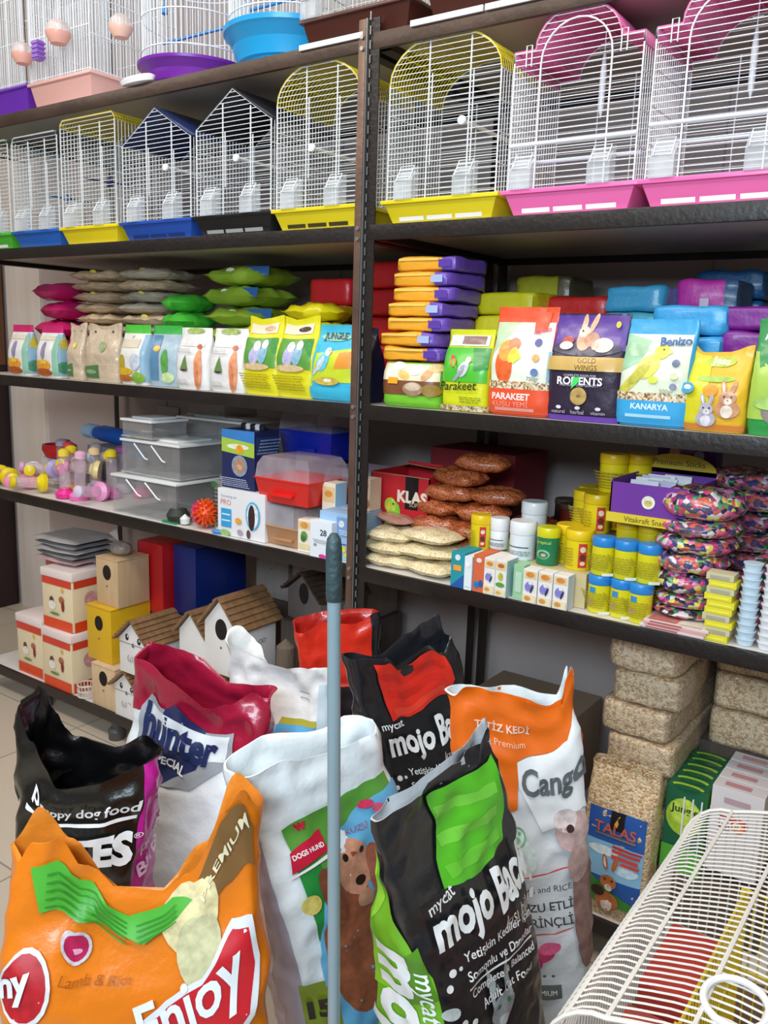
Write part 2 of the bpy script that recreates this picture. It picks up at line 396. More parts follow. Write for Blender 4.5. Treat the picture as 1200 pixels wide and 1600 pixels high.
# ------------------------------------------------------------------ shelving
dark = mat('#1d1715', .42, .0, .1, .15, 80, .25, 14); brown = mat('#6d5549', .38, .45, 0, .1, 70, .30, 10); board = mat('#b9b3a8', .6)
white_board = mat('#d8d2cc', .55)
lipcol = {0: mat('#4a3a31', .38, .3, 0, .1, 60, .25, 6), 1: dark, 2: dark, 3: dark, 4: mat('#2c2422', .5)}
def rack(name, label, x0, x1):
    t = thing(name, label, 'shelving', (0, 0, 0), 0, 'steel racks against the wall')
    for i, z in enumerate((ZA, ZB, ZC, ZD, ZE)):
        s = MB().box(x0+.004, x1-.004, .012, .645, z-.018, z-.001).build('shelf_board', white_board if i > 2 else board, t, smooth=False)
        MB().box(x0+.003, x1-.003, 0, .012, z-.036, z-.001).build('shelf_lip', lipcol[i], s, bevel=.0015)
        MB().box(x0+.003, x1-.003, .64, .652, z-.036, z-.003).build('rear_beam', dark, s)
        for xx in (x0+.003, x1-.033): MB().box(xx, xx+.03, .03, .64, z-.034, z-.0185).build('side_beam', dark, s)
    return t
H = 2.075
left_unit = t = rack('shelving_unit', 'steel shelving bay left of the middle post, dark lips and pale boards', -1.78, -.002)
p = MB(); p.box(-.022, 0, -.004, .000, 0, H); p.box(-.003, 0, -.004, .035, 0, H)
o = p.build('post', brown, t, bevel=.0008); o['label'] = 'worn brown metal front post in the middle of the photo'
MB().box(-1.80, -1.776, -.004, 0, 0, H).build('post', dark, t)
for x in (-1.80, -.028): MB().box(x, x+.025, .653, .657, 0, H).build('post', dark, t)
t = rack('shelving_unit', 'steel shelving bay right of the middle post, dark lips and pale boards', .012, 1.75)
p = MB(); p.box(.003, .007, -.003, .035, 0, H); p.box(.003, .034, .0005, .004, 0, H)
holes = MB()
z = .3
while z < H: holes.box(.009, .012, -.0035, -.0025, z, z+.018); z += .03
p.build('post', dark, t); holes.build('slot', mat('#8a8f90', .3, .6), t)
MB().box(.001, .003, -.006, .030, 0, H).build('post_edge', mat('#9da3a4', .3, .7), t)
MB().box(1.73, 1.754, -.004, 0, 0, H).build('post', dark, t)
for x in (.014, 1.73): MB().box(x, x+.030, .653, .657, 0, H).build('post', dark, t)
for z in (ZA-.02, ZB-.02, ZC-.02, ZD-.02):
    m_ = MB()
    for dz in (-.012, .012): m_.lathe([(.005, 0), (.005, .004), (.003, .006)], 8, (-.010, -.009, z+dz), ax='y')
    m_.build('bolt', mat('#a8aaa8', .35, .8), left_unit)
for x in (-1.45, -1.03, .05): tag(MB().lathe([(.028, 0), (.030, .03), (.018, .045), (.018, .075)], 16, (x, .04, 0)).build('rack_foot', mat('#4c4a48', .5), None), f'grey round foot under the bottom shelf, {"near the left end" if x<-1.2 else "below the birdhouses" if x<-.5 else "beside the middle post"}', 'rack foot')
for x0, x1, l in ((-.20, -.01, 'left of the middle post'), (.12, .30, 'first one right of the post'), (.305, .52, 'second one right of the post')):
    tag(MB().box(x0, x1, -.006, -.0008, ZA-.008, ZA+.004).build('label_strip', plas('#e8e9ee'), None), f'white price label strip on the top shelf lip, {l}', 'label strip')

# ------------------------------------------------------------------ cages
def cage(label, loc, w, d, E, Hh, roof, wirec, roofc, trayc, rz=0, vert=False, feeders=((-.30, 0), (.22, 0)), perch=None, door=False, slots='#e8e6e0', knob=None, th=.055, group=None, wr=.0012, solid=False, name='bird_cage', front=None):
    t = thing(name, label, 'cage', loc, rz, group)
    hw = w/2; hd = d/2; wm = mat(wirec, .35, 0, .2); rm = mat(roofc, .35, 0, .2); tm = plas(trayc)
    # tray
    m = MB()
    def ring(a, b, z): return [(-a, -b, z), (a, -b, z), (a, b, z), (-a, b, z)]
    R = [ring(hw-.022, hd-.018, 0), ring(hw-.018, hd-.015, .002), ring(hw-.002, hd-.002, th-.012), ring(hw+.006, hd+.005, th-.012), ring(hw+.006, hd+.005, th-.003), ring(hw-.004, hd-.004, th-.003), ring(hw-.012, hd-.012, th-.022), ring(hw-.024, hd-.022, .006)]
    vs = sum(R, []); fs = [(3, 2, 1, 0)]
    for i in range(len(R)-1):
        for j in range(4): fs.append((i*4+j, i*4+(j+1) % 4, i*4+4+(j+1) % 4, i*4+4+j))
    k = (len(R)-1)*4; fs.append((k, k+1, k+2, k+3)); m.add(vs, fs)
    tray = m.build('tray', tm, t, fix=True, bevel=.0016)
    if slots:
        m = MB(); f = lambda z: -(hd-.015+(z-.002)/(th-.014)*.013)
        n = 3 if w > .2 else 2; a = hw-.035; wd = 2*a/n
        for i in range(n):
            x0 = -a+i*wd+.004; x1 = x0+wd-.008
            m.add([(x0, f(.006)-.001, .006), (x1, f(.006)-.001, .006), (x1, f(.015)-.001, .015), (x0, f(.015)-.001, .015)], [(0, 1, 2, 3)])
        m.build('drawer_slot', card(slots), tray, smooth=False)
    z0 = th-.004; hw -= .006; hd -= .006; r = wr
    def hwz(z):
        if z <= E: return hw
        q = min(1, (z-E)/max(1e-6, Hh-E))
        return {'gable': hw*(1-q), 'arch': hw*sqrt(max(0, 1-q*q)), 'flat': hw, 'shoulder': .66*hw*sqrt(max(0, 1-q*q))}[roof]
    def outline():
        if roof == 'gable': return [(-hw, E), (0, Hh), (hw, E)]
        if roof == 'flat': return [(-hw, E), (-hw, Hh-.012), (-hw+.012, Hh), (hw-.012, Hh), (hw, Hh-.012), (hw, E)]
        k = hw if roof == 'arch' else .66*hw
        A = [(-k*cos(pi*i/14), E+(Hh-E)*sin(pi*i/14)) for i in range(15)]
        return A if roof == 'arch' else [(-hw, E-.02), (-hw, E)]+A+[(hw, E), (hw, E-.02)]
    OL = outline(); pitch = .0118
    for nm, y in (('front_grille', -hd), ('back_grille', hd)):
        m = MB()
        if vert:
            k = int(2*hw/.012)
            for i in range(k+1):
                x = -hw+2*hw*i/k; m.tube([(x, y, z0), (x, y, E)], r*(1.9 if i % 6 == 0 else .9))
            for z in (z0+.01, z0+.13, z0+.26, E): m.tube([(-hw, y, z), (hw, y, z)], r*1.1)
        else:
            z = z0+.008
            while z < Hh-.002:
                x = hwz(z); m.tube([(-x, y, z), (x, y, z)], r*.9); z += pitch
            for x in (-hw, hw): m.tube([(x, y, z0), (x, y, E)], r*1.7)
            m.tube([(x, y, z) for x, z in OL], r*1.5)
            if y < 0:
                for fx, ft in ((-.16, .93), (.30, .9)):
                    x = fx*hw*2*.8; top = E+(Hh-E)*sqrt(max(0, 1-(x/hw)**2))*.92 if roof in('arch',) else E+(Hh-E)*(1-abs(x)/hw)*.85 if roof == 'gable' else Hh-.02
                    if not door: m.tube([(x, y-.001, z0), (x, y-.001, top)], r*1.6); m.tube([(x+.008, y-.001, z0+.07), (x+.008, y-.001, top-.07)], r*1.3)
            else:
                for x in (-.3*hw, .3*hw): m.tube([(x, y, z0), (x, y, E)], r*1.3)
        m.build(nm, wm, t, fix=False)
    for sx in (-1, 1):
        m = MB(); k = int(2*hd/pitch)
        for i in range(k+1):
            y = -hd+2*hd*i/k; m.tube([(sx*hw, y, z0), (sx*hw, y, E)], r*.9)
        for q in (.02, .25, .5, .75, 1): m.tube([(sx*hw, -hd, z0+(E-z0)*q), (sx*hw, hd, z0+(E-z0)*q)], r*1.2)
        m.build('side_grille', wm, t, fix=False)
    m = MB()
    if not vert:
        k = int(2*hd/.010)
        for i in range(k+1):
            y = -hd+2*hd*i/k; m.tube([(x, y, z+.0015) for x, z in OL], r*(1.7 if i in (0, k) else 1.0))
        for i in range(0, len(OL), 3 if len(OL) > 6 else 1): m.tube([(OL[i][0], -hd, OL[i][1]), (OL[i][0], hd, OL[i][1])], r*1.4)
        rg = m.build('roof_grille', rm, t, fix=False)
        if solid:
            m = MB(); P2 = [p for p in OL if True]; n = len(P2)
            vs = [(x*1.004, y, z+.004) for y in (-hd*.98, hd*.98) for x, z in P2]
            m.add(vs, [(i, i+1, n+i+1, n+i) for i in range(n-1)]); o = m.build('roof_panel', rm, t, fix=False)
            sf = o.modifiers.new('thickness', 'SOLIDIFY'); sf.thickness = .002
    for fx, _ in feeders:
        x = fx*w; m = MB(); fw = .047; fh = .062
        poly = [(-.016, 0), (.014, 0), (.014, fh+.012), (.002, fh), (-.016, fh-.022)]
        m.add([(x-fw/2, -hd+y, z0+z) for y, z in poly]+[(x+fw/2, -hd+y, z0+z) for y, z in poly], [(0, 1, 2, 3, 4), (9, 8, 7, 6, 5), (0, 5, 6, 1), (1, 6, 7, 2), (3, 8, 9, 4), (4, 9, 5, 0)])
        fd = m.build('feeder', clear('#e9eef2', .30), t, smooth=False)
        m = MB(); a = [(x-.018, -hd-.017, z0+fh-.022), (x+.018, -hd-.017, z0+fh-.022), (x+.018, -hd+.004, z0+fh+.012), (x-.018, -hd+.004, z0+fh+.012)]
        m.tube(a, r*1.3, closed=True)
        for q in (.25, .5, .75):
            m.tube([Vector(a[0]).lerp(Vector(a[3]), q), Vector(a[1]).lerp(Vector(a[2]), q)], r)
        m.build('feeder_door', wm, fd, fix=False)
    if knob:
        kx, kz = knob; m = MB(); m.lathe([(.0, -.004), (.009, -.003), (.010, .002), (.006, .006), (.0045, .008)], 16, (kx, -hd-.008, kz), ax='y')
        m.tube([(kx, -hd, kz), (kx, hd, kz)], .0045, 8); m.build('perch', plas('#eef0ee'), t)
    if perch:
        pc, pz = perch; m = MB()
        for z, y in ((pz, -hd-.003), (pz-.03, -hd+.03)): m.tube([(-hw, y, z), (hw, y, z)], .0042, 8)
        m.build('perch', plas(pc), t)
    if door:
        m = MB(); a = .075; zt = Hh-.10; P_ = [(-a, -hd-.003, z0)]+[(-a*cos(pi*i/12), -hd-.003, zt+a*sin(pi*i/12)) for i in range(13)]+[(a, -hd-.003, z0)]
        m.tube(P_, r*1.7)
        for x in (-.75*hw, .72*hw):
            m.tube([(x-.006, -hd-.004, E-.03), (x-.006, -hd-.004, E+.01), (x+.006, -hd-.004, E+.01), (x+.006, -hd-.004, E-.03)], r*1.2)
        m.build('door', wm, t, fix=False)
        m = MB(); m.lathe([(.0, 0), (.006, .02), (.007, .09), (.003, .125), (0, .13)], 12, (.012, 0, Hh-.19)); m.tube([(.012, 0, Hh-.06), (.012, 0, Hh-.005)], .0012)
        m.tube([(.002, 0, Hh-.045), (.022, 0, Hh-.045), (.022, 0, Hh-.06), (.002, 0, Hh-.06)], .0015, closed=True)
        m.build('swing', plas('#dfe6ea'), t)
    return t
G = 'bird cages in a row on the second shelf'
Y0 = .13; cd = .235
cage('white wire bird cage on a green tray at the left edge of the second shelf', (-1.60, Y0, ZB), .25, cd, .33, .345, 'flat', '#dfe3e6', '#3f5a3c', '#4bb531', group=G)
cage('low flat-topped white wire cage on a blue tray beside the yellow-topped one', (-1.333, Y0, ZB), .255, cd, .33, .345, 'flat', '#dfe3e6', '#30343c', '#1f62bd', group=G, slots=None)
cage('flat-topped white wire cage with a yellow wire roof and yellow tray', (-1.06, Y0, ZB), .275, cd, .345, .365, 'flat', '#e4e7ea', '#d8c22a', '#ead316', group=G, slots=None)
cage('gable-roofed white wire cage on a blue tray with a dark blue roof', (-.752, Y0, ZB), .30, cd, .265, .352, 'gable', '#e4e7ea', '#22305e', '#1d4fae', group=G, knob=(.05, .19), slots='#0e2c66', solid=True)
cage('gable-roofed white wire cage on a black tray with a black roof', (-.447, Y0, ZB), .285, cd, .275, .362, 'gable', '#e4e7ea', '#20222a', '#15161a', group=G, knob=(.02, .19), slots='#9a9c9c', solid=True)
cage('arched white wire cage with a yellow roof left of the middle post', (-.160, Y0, ZB), .272, cd, .30, .385, 'arch', '#e4e7ea', '#dcc828', '#e2cd1c', group=G, slots='#3a3212', knob=(-.01, .19))
cage('arched white wire cage with a yellow roof right of the middle post', (.197, Y0, ZB), .296, cd, .30, .392, 'arch', '#e4e7ea', '#dcc828', '#e2cd1c', group=G, knob=(.055, .205))
cage('pink-roofed white wire cage on a pink tray, next to the yellow-roofed arched cages', (.505, Y0, ZB), .284, cd, .32, .392, 'shoulder', '#e9ecef', '#dd6aa0', '#f06eb0', group=G, perch=('#e4eaee', .14), door=True, slots='#f4f4f6', feeders=((-.36, 0), (.24, 0)), solid=True)
cage('pink-roofed white wire cage on a pink tray at the right edge of the photo', (.802, Y0, ZB), .288, cd, .32, .392, 'shoulder', '#e9ecef', '#dd6aa0', '#f06eb0', group=G, perch=('#e4eaee', .15), door=True, slots='#f4f4f6', feeders=((-.36, 0), (.24, 0)), solid=True)
# toys seen through the low cages
for x, y, z, c, l in ((-1.28, .10, .16, '#1c5c9a', 'blue star clip'), (-1.04, .08, .19, '#23305c', 'dark blue star clip')):
    m = MB(); m.lathe([(0, -.004), (.010, -.002), (.010, .002), (0, .004)], 10, (0, 0, 0), ax='y')
    for k in range(6): m.tube([(0, 0, 0), (.018*cos(k*pi/3), 0, .018*sin(k*pi/3))], .003, 5)
    m.tube([(-.09, -.02, .012), (.06, .05, -.012)], .003, 5)
    o = m.build('cage_toy', plas(c), None); o.location = (x, y, ZB+z); tag(o, f'{l} on a perch inside the {"blue" if x < -1.2 else "yellow"}-tray cage', 'toy')
# top shelf
T2 = 'large cages on the top shelf'
cage('tall white wire cage on a purple tray at the left end of the top shelf', (-1.540, .20, ZA), .33, .34, .46, .47, 'flat', '#e6eaee', '#e6eaee', '#6b2fb0', vert=True, feeders=(), group=T2, th=.09, slots=None, wr=.0014)
cage('tall white wire cage on a pale pink tray on the top shelf', (-1.205, .20, ZA), .31, .34, .50, .51, 'flat', '#e9edf0', '#e9edf0', '#e8b4ac', vert=True, feeders=(), group=T2, th=.085, slots=None, wr=.0015)
cage('chrome wire cage on a dark brown tray above the middle post', (-.065, .20, ZA), .315, .34, .40, .41, 'flat', '#b9b4ac', '#b9b4ac', '#4a241c', vert=True, feeders=((-.42, 0),), group=T2, th=.075, slots=None)
cage('chrome wire cage on a dark brown tray right of the middle post', (.30, .20, ZA), .33, .34, .40, .41, 'flat', '#b9b4ac', '#b9b4ac', '#4a241c', vert=True, feeders=(), group=T2, th=.08, slots=None)
def roundcage(label, loc, rx, ry, c, hb, hh, fz=.86):
    t = thing('bird_cage', label, 'cage', loc, 0, T2); m = MB()
    m.lathe([(fz*.80, 0), (fz*.82, hb*.1), (fz*.86, hb*.3), (fz*.90, hb*.34), (.97, hb*.86), (1.02, hb*.9), (1.03, hb), (.98, hb), (.93, hb*.86), (.82, hb*.3), (.0, hb*.25)], 44, sx=rx, sy=ry)
    m.build('basin', plas(c), t)
    m = MB(); n = 64
    for i in range(n):
        a = 2*pi*i/n; m.tube([(rx*.93*cos(a)*k, ry*.93*sin(a)*k, z) for k, z in ((1, hb*.8), (1, hb+.24), (.86, hb+.33), (.55, hb+.39), (.1, hb+.42))], .0013)
    for z in (hb*.9, hb+.03, hb+.12, hb+.24): m.tube([(rx*.935*cos(2*pi*i/40), ry*.935*sin(2*pi*i/40), z) for i in range(40)], .0020, closed=True)
    m.build('wire_dome', mat('#e4eaee', .35, 0, .2), t, fix=False)
    m = MB()
    for dx, z in ((-.08, .15), (.06, .19)): m.lathe([(0, 0), (.011, .005), (.008, .02), (.003, .028), (0, .03)], 10, (dx, -ry*.3, hb+z)); m.tube([(dx, -ry*.3, hb+z+.03), (dx, -ry*.3, hb+.34)], .001)
    m.tube([(-rx*.9, 0, hb+.10), (rx*.9, 0, hb+.10)], .005, 6); m.build('hanging_toy', plas('#2a86c4'), t)
    return t
roundcage('white wire cage on an oval purple basin on the top shelf', (-.765, .19, ZA), .160, .17, '#7a2aa8', .075, .3)
roundcage('white wire cage on a big sky blue basin on the top shelf', (-.412, .215, ZA), .180, .19, '#22a0dd', .115, .3)
def egg(x, y, z, r, c, label):
    t = thing('egg_feeder', label, 'feeder', (x, y, z), 0)
    MB().lathe([(0, -r*.9), (r*.6, -r*.75), (r*.95, -r*.2), (r, .1*r)], 20).build('cup', plas(c), t)
    MB().lathe([(r, .1*r), (r*.93, .5*r), (r*.65, .9*r), (.2*r, 1.15*r), (.0, 1.18*r)], 20).build('clear_cover', clear('#f6e6e0', .35), t)
egg(-1.335, -.005, ZA+.155, .034, '#ecb0a0', 'peach egg-shaped feeder hooked on the pale pink cage, nearer its left corner')
egg(-1.15, -.005, ZA+.185, .037, '#ecb0a0', 'peach egg-shaped feeder hooked on the pale pink cage, nearer its middle')
egg(-.905, .03, ZA+.17, .034, '#f1c3b2', 'clear egg-shaped feeder hanging over the edge of the purple basin')
m_ = MB(); m_.box(-.013, .013, -.012, .012, 0, .055)
for i in range(4): m_.box(-.016, .016, -.015, .015, .006+i*.013, .012+i*.013)
o = m_.build('cage_ladder', plas('#8e5fc4'), None); o.location = (-1.245, -.01, ZA+.125); tag(o, 'lilac plastic ladder toy clipped between the two peach feeders', 'toy')
o = MB().lathe([(.001, 0), (.03, .004), (.034, .02), (.026, .03), (.0, .032)], 18).build('water_dish', plas('#e8e8ea'), None); o.location = (-.80, -.0, ZA-.0); o.scale = (2.2, .5, .7)
tag(o, 'flat white dish lying under the rim of the purple basin', 'dish')

# ------------------------------------------------------------------ small standing pouches
def pouch(label, x, z, w, h, d, col, items, y=.06, rz=0, group=None, topd=.07, amp=.0015, pF=None, cat='bag', name='food_pouch', colfn=None, mats=None, side=None, lean=.0, wv=None, close=.45, seed=None):
    t = thing(name, label, cat, (x, y, z), rz, group); sd = seed if seed is not None else int(abs(x*1000)) % 97
    b = Bag(w, d, h, 0, lean, topd, 4, .10, pF, pF, amp, sd, 22, wv or [(0, .96), (.1, 1), (.9, .98), (1, .98)], close)
    b.body('pouch_body', mats or [film2(col)], t, 52, 28, colfn)
    if items: decal('printed_front', b.front, w, h, items, t, step=.009, base=.0019)
    if side: decal('printed_side', b.side(1), d, h, side, t, step=.009, base=.0019)
    return t
SEED = speck(['#b98a5a', '#e2d2b4', '#7b5a3a', '#cdb78c', '#e9e1cf'], 260, .6, .3, .1)
# shelf C, right bay, front row
GR = 'pouches standing along the front of the middle shelf'
t = pouch('brown biscuit bag with a green base under the stack of orange packs', .130, ZC, .162, .105, .10, '#7bc832',
      [('r', '#7a4a2c', .03, .28, .97, .64), ('r', '#eadfc0', .03, .60, .97, .97)]+[('e', c, u, v, .11, .06, a) for c, u, v, a in (('#f2ead2', .2, .8, 40), ('#e8b860', .42, .72, -20), ('#f6f0de', .62, .82, 10), ('#d8a068', .8, .75, 50), ('#fff8e8', .3, .92, 0), ('#e2c080', .9, .9, 0))]
      + [('e', '#a9876c', .60, .42, .17, .10), ('e', '#cbb79e', .60, .47, .13, .06), ('r', '#f0a024', .17, .52, .34, .66), ('e', '#9a7a2c', .87, .4, .12, .09)], y=.07, rz=4, group=GR, topd=.7, close=.7)
pouch('yellow and green parakeet food pouch with a grey cockatiel picture', .279, ZC, .125, .185, .07, '#d8dc20',
      [('r', '#4db832', .03, .36, .97, .78), ('p', '#1f8a3a', [(.62, .78), (.97, .78), (.97, .52), (.74, .5)]), ('r', '#e6e6e2', .08, .80, .92, .93), ('r', '#8a6a62', .34, .82, .85, .92), ('e', '#e0dcd2', .16, .86, .05, .05)]
      + bird(.55, .52, .26, '#c8ccd2', '#e6e2c8', '#9aa2aa')+bird(.27, .60, .15, '#e8703a', '#d83a2a', '#7ab83a', -1)
      + [('t', '#1d3a1d', 'Parakeet', .45, .315, .78, 3, .01, .25), ('r', SEED, .02, .01, .98, .075)]+textlines('#8a9a18', .5, .9, .12, .2, 3, 2), group=GR, y=.06, rz=-3)
pouch('orange and white parakeet seed pouch with an orange parrot picture', .416, ZC, .148, .235, .075, '#e8532c',
      [('p', '#e8ecdc', [(.04, .22), (.97, .22), (.97, .86), (.04, .86)]), ('p', '#b9d2a8', [(.04, .55), (.42, .86), (.04, .86)]), ('p', '#e8532c', [(.64, .96), (.9, .96), (.86, .78), (.66, .78)]),
       ('e', '#e8672e', .27, .46, .14, .27, 5), ('e', '#e9a040', .30, .60, .15, .16), ('e', '#ea7a52', .40, .66, .10, .09), ('e', '#f2cf50', .40, .56, .07, .12, -20), ('p', '#e6ee48', [(.36, .54), (.48, .60), (.54, .54), (.42, .48)]),
       ('r', SEED, .03, .24, .97, .32), ('r', '#e8532c', .03, .02, .97, .25), ('t', '#fbe8e2', 'PARAKEET', .42, .18, .62, 0, .03), ('t', '#f4a08c', 'KUŞU YEMİ', .42, .11, .58), ('r', '#f2a494', .16, .045, .80, .075),
       ('e', '#5a5a9a', .78, .68, .055, .055), ('e', '#d8a868', .78, .54, .055, .055), ('e', '#5a7aaa', .78, .41, .055, .055), ('t', '#70706c', '750gr', .76, .345, .18), ('t', '#c8405a', 'Benizo', .80, .79, .26, 12, .03, .2)], group=GR, y=.062, rz=0, side=[('r', '#a9cfe0', .1, .25, .9, .6)])
pouch('dark purple rodent food pouch with rabbit picture and gold band', .563, ZC, .168, .222, .075, '#2d2138',
      [('r', '#5c3a96', .02, .66, .98, .985), ('r', '#6a3fa8', .02, .0, .98, .05), ('e', '#3a3450', .5, .68, .46, .1)]
      + [('e', '#e2b494', .42, .90, .035, .13, -8), ('e', '#e2b494', .55, .91, .035, .13, -22), ('e', '#d8a888', .46, .76, .10, .14), ('e', '#e8c8b0', .44, .83, .07, .07), ('e', '#c08a70', .56, .76, .10, .09), ('e', '#e6dccb', .72, .71, .13, .09), ('e', '#d9b49a', .62, .70, .05, .05), ('e', '#b04438', .25, .75, .08, .05), ('e', '#e8e0d4', .24, .70, .09, .05), ('e', '#1a1418', .42, .84, .012, .012)]
      + [('r', '#c8a458', .02, .47, .98, .60), ('t', '#6a4a20', 'GOLD', .56, .565, .24, 0, 0), ('t', '#6a4a20', 'WINGS', .56, .50, .30, 0, 0), ('t', '#d8d2dc', 'COMPLETE FOOD FOR', .5, .425, .42), ('t', '#f2eef4', 'RODENTS', .5, .375, .58, 0, .03), ('t', '#cfc8d4', 'PREMIUM FOOD QUALITY', .5, .335, .5),
         ('e', '#b89a5a', .50, .235, .11, .11), ('e', '#8a6c34', .50, .235, .03, .02), ('p', '#46e06a', [(.40, .30), (.50, .37), (.50, .41), (.42, .41)])]
      + [('e', '#d8d2dc', u, .125, .035, .022) for u in (.25, .5, .76)]+[('t', '#c8c0cc', s, u, .085, .17) for s, u in (('natural', .25), ('herbal', .5), ('vitamin', .76))]+[('e', '#e2c84a', .88, .90, .03, .04)], group=GR, y=.062, side=[('r', '#9ab6b0', .5, .3, .9, .62)])
pouch('sky blue canary seed pouch with a yellow canary picture', .712, ZC, .143, .212, .075, '#3aa4dc',
      [('r', '#dfe8cf', .04, .27, .96, .86), ('p', '#8fbf9a', [(.04, .5), (.3, .6), (.4, .8), (.04, .86)]), ('e', '#9cc49c', .2, .72, .18, .1)]
      + [('e', '#cfc84e', .22, .42, .30, .07, 48), ('e', '#e2d95c', .42, .56, .20, .14, 48), ('e', '#c2bb46', .32, .50, .20, .07, 50), ('e', '#e8dd52', .58, .70, .11, .10), ('e', '#e2c86a', .69, .70, .04, .03), ('e', '#25200e', .60, .72, .013, .013), ('e', '#d9e84c', .52, .44, .07, .05)]
      + [('r', SEED, .03, .24, .97, .32), ('r', '#3aa4dc', .03, .02, .97, .245), ('t', '#dff2fa', 'KANARYA', .5, .19, .52, 0, .02), ('r', '#a8d8ee', .17, .085, .8, .115), ('t', '#2a5a9a', 'Benizo', .74, .80, .42, 3, .03), ('e', '#5a6a8c', .80, .60, .05, .05), ('e', '#c0bf80', .80, .48, .05, .05), ('e', '#8a90a8', .80, .385, .045, .045), ('t', '#8a9080', '500gr', .72, .335, .18)], group=GR, y=.062, rz=0)
pouch('yellow rabbit food pouch with brown and white rabbits near the right end', .832, ZC, .120, .158, .07, '#e9b62c',
      [('p', '#d8cf24', [(.06, .05), (.06, .95), (.35, .95), (.5, .05)]), ('e', '#b4cc38', .52, .86, .24, .09), ('e', '#a8c858', .5, .64, .30, .05), ('t', '#f4f0c0', 'Jess', .52, .86, .30, -5, .04), ('r', '#e08a3c', .04, .02, .98, .09), ('e', '#e89a2c', .46, .50, .12, .10)]
      + furry(.74, .40, .34, '#c88e66', '#ecdccb')+furry(.44, .26, .30, '#b4aebc', '#e2dee4')+[('e', '#4aa2d0', .13, .52, .09, .09), ('e', '#d8e8f0', .13, .53, .05, .04)], group=GR, y=.06, rz=-2, pF=[(0, .01), (.2, -.008), (.6, -.006), (1, .008)])
pouch('green guinea pig food bag at the right edge of the middle shelf', .965, ZC, .145, .215, .07, '#2f9a4a',
      [('r', '#a8c854', .02, .14, .9, .72), ('p', '#2a8a48', [(.0, .98), (.9, .98), (.9, .8), (.1, .58)]), ('t', '#eef6e6', 'AB', .18, .86, .18, 8, .04)]+furry(.45, .4, .5, '#8a8078', '#dad4cc')+[('e', '#a6cc6a', .3, .28, .2, .08)], group=GR, y=.06)
# shelf C, left bay, front row
for x, l in ((-1.506, 'leftmost'), (-1.335, 'second from the left')):
    pouch(f'white bird food bag with pink top, {l} on the middle shelf', x, ZC, .132, .172, .065, '#e9e6e4',
      [('r', '#e0d6c0', .1, .72, .9, .80), ('e', '#9a90b0', .45, .52, .10, .22), ('e', '#e8a030', .45, .24, .34, .14), ('e', '#b05a20', .45, .10, .40, .10), ('e', '#f0c040', .45, .30, .2, .06), ('r', '#8ab8a0', .86, .05, .98, .8)], group=GR, rz=-4,
      mats=[film2('#e9e6e4'), film2('#c8246a')], colfn=lambda a, b, v: 1 if v > .86 else 0, side=[('r', '#8fb4cc', .05, .05, .95, .84), ('e', '#c8b84a', .5, .66, .3, .3), ('e', '#4a8a6a', .5, .2, .4, .3)])
CL = mat('#c9b59c', .35, 0, .4, .5, 40, .10, 20)
for x, w, l in ((-1.190, .085, 'narrow and half hidden'), (-1.055, .165, 'wide, left of the white green-topped bag')):
    pouch(f'clear beige seed sachet with green label, {l}', x, ZC, w, .178, .055, '#c9b59c', [('p', '#4f7a48', [(.08, .06), (.08, .26), (.5, .30), (.5, .06)]), ('e', '#8aa880', .28, .17, .16, .04), ('e', '#efe64a' if w < .1 else '#9aa878', .6, .62, .10, .10), ('e', '#2a2620', .25, .88, .03, .02), ('e', '#2a2620', .8, .88, .03, .02)], group=GR,
          mats=[CL], amp=.003, pF=[(0, .004), (.5, -.006), (1, .006)])
pouch('white bird food bag with green top beside the clear seed sachets', -.893, ZC, .128, .180, .07, '#e6e4e0',
      [('r', '#d8cdb6', .08, .62, .8, .76), ('e', '#b4a028', .22, .36, .12, .20), ('e', '#d8b020', .3, .22, .34, .09), ('e', '#b86a28', .3, .10, .36, .08), ('e', '#c4cdda', .72, .38, .18, .20), ('e', '#84b040', .8, .12, .18, .14), ('e', '#f6e2c0', .45, .82, .06, .04)], group=GR, rz=-3, mats=[film2('#e6e4e0'), film2('#4cc03e')], colfn=lambda a, b, v: 1 if v > .86 else 0, side=[('r', '#8fb4cc', .05, .05, .95, .84)])
pouch('pale blue side-on bird food bag with green top, behind the white green-topped one', -.775, ZC, .115, .18, .06, '#a6bcca',
      [('r', '#5a86a8', .1, .1, .4, .84), ('e', '#5aa04a', .6, .4, .12, .34), ('e', '#d8b24a', .3, .62, .12, .08), ('e', '#c4d8a0', .7, .15, .2, .14)], group=GR, rz=8, y=.075, mats=[film2('#a6bcca'), film2('#3db04a')], colfn=lambda a, b, v: 1 if v > .84 else 0)
for x, l in ((-.628, 'left one of the pair'), (-.487, 'right one of the pair')):
    pouch(f'white hamster treat pouch with a carrot picture, {l}', x, ZC, .136, .175, .06, '#e9e7e6',
      [('r', '#dedad8', .12, .70, .9, .76), ('e', '#a8c06a', .5, .95, .30, .06), ('e', '#e29a72', .78, .34, .11, .42), ('e', '#d8845a', .74, .22, .06, .28), ('e', '#c86a4a', .76, .70, .08, .05), ('p', '#6a8a48', [(.24, .32), (.48, .33), (.38, .56)]), ('e', '#3a3a34', .36, .31, .12, .02)]+textlines('#c4c6c8', .12, .5, .08, .18, 4, 3)+textlines('#a8acac', .14, .6, .60, .68, 3, 5), group=GR, rz=-2, y=.055)
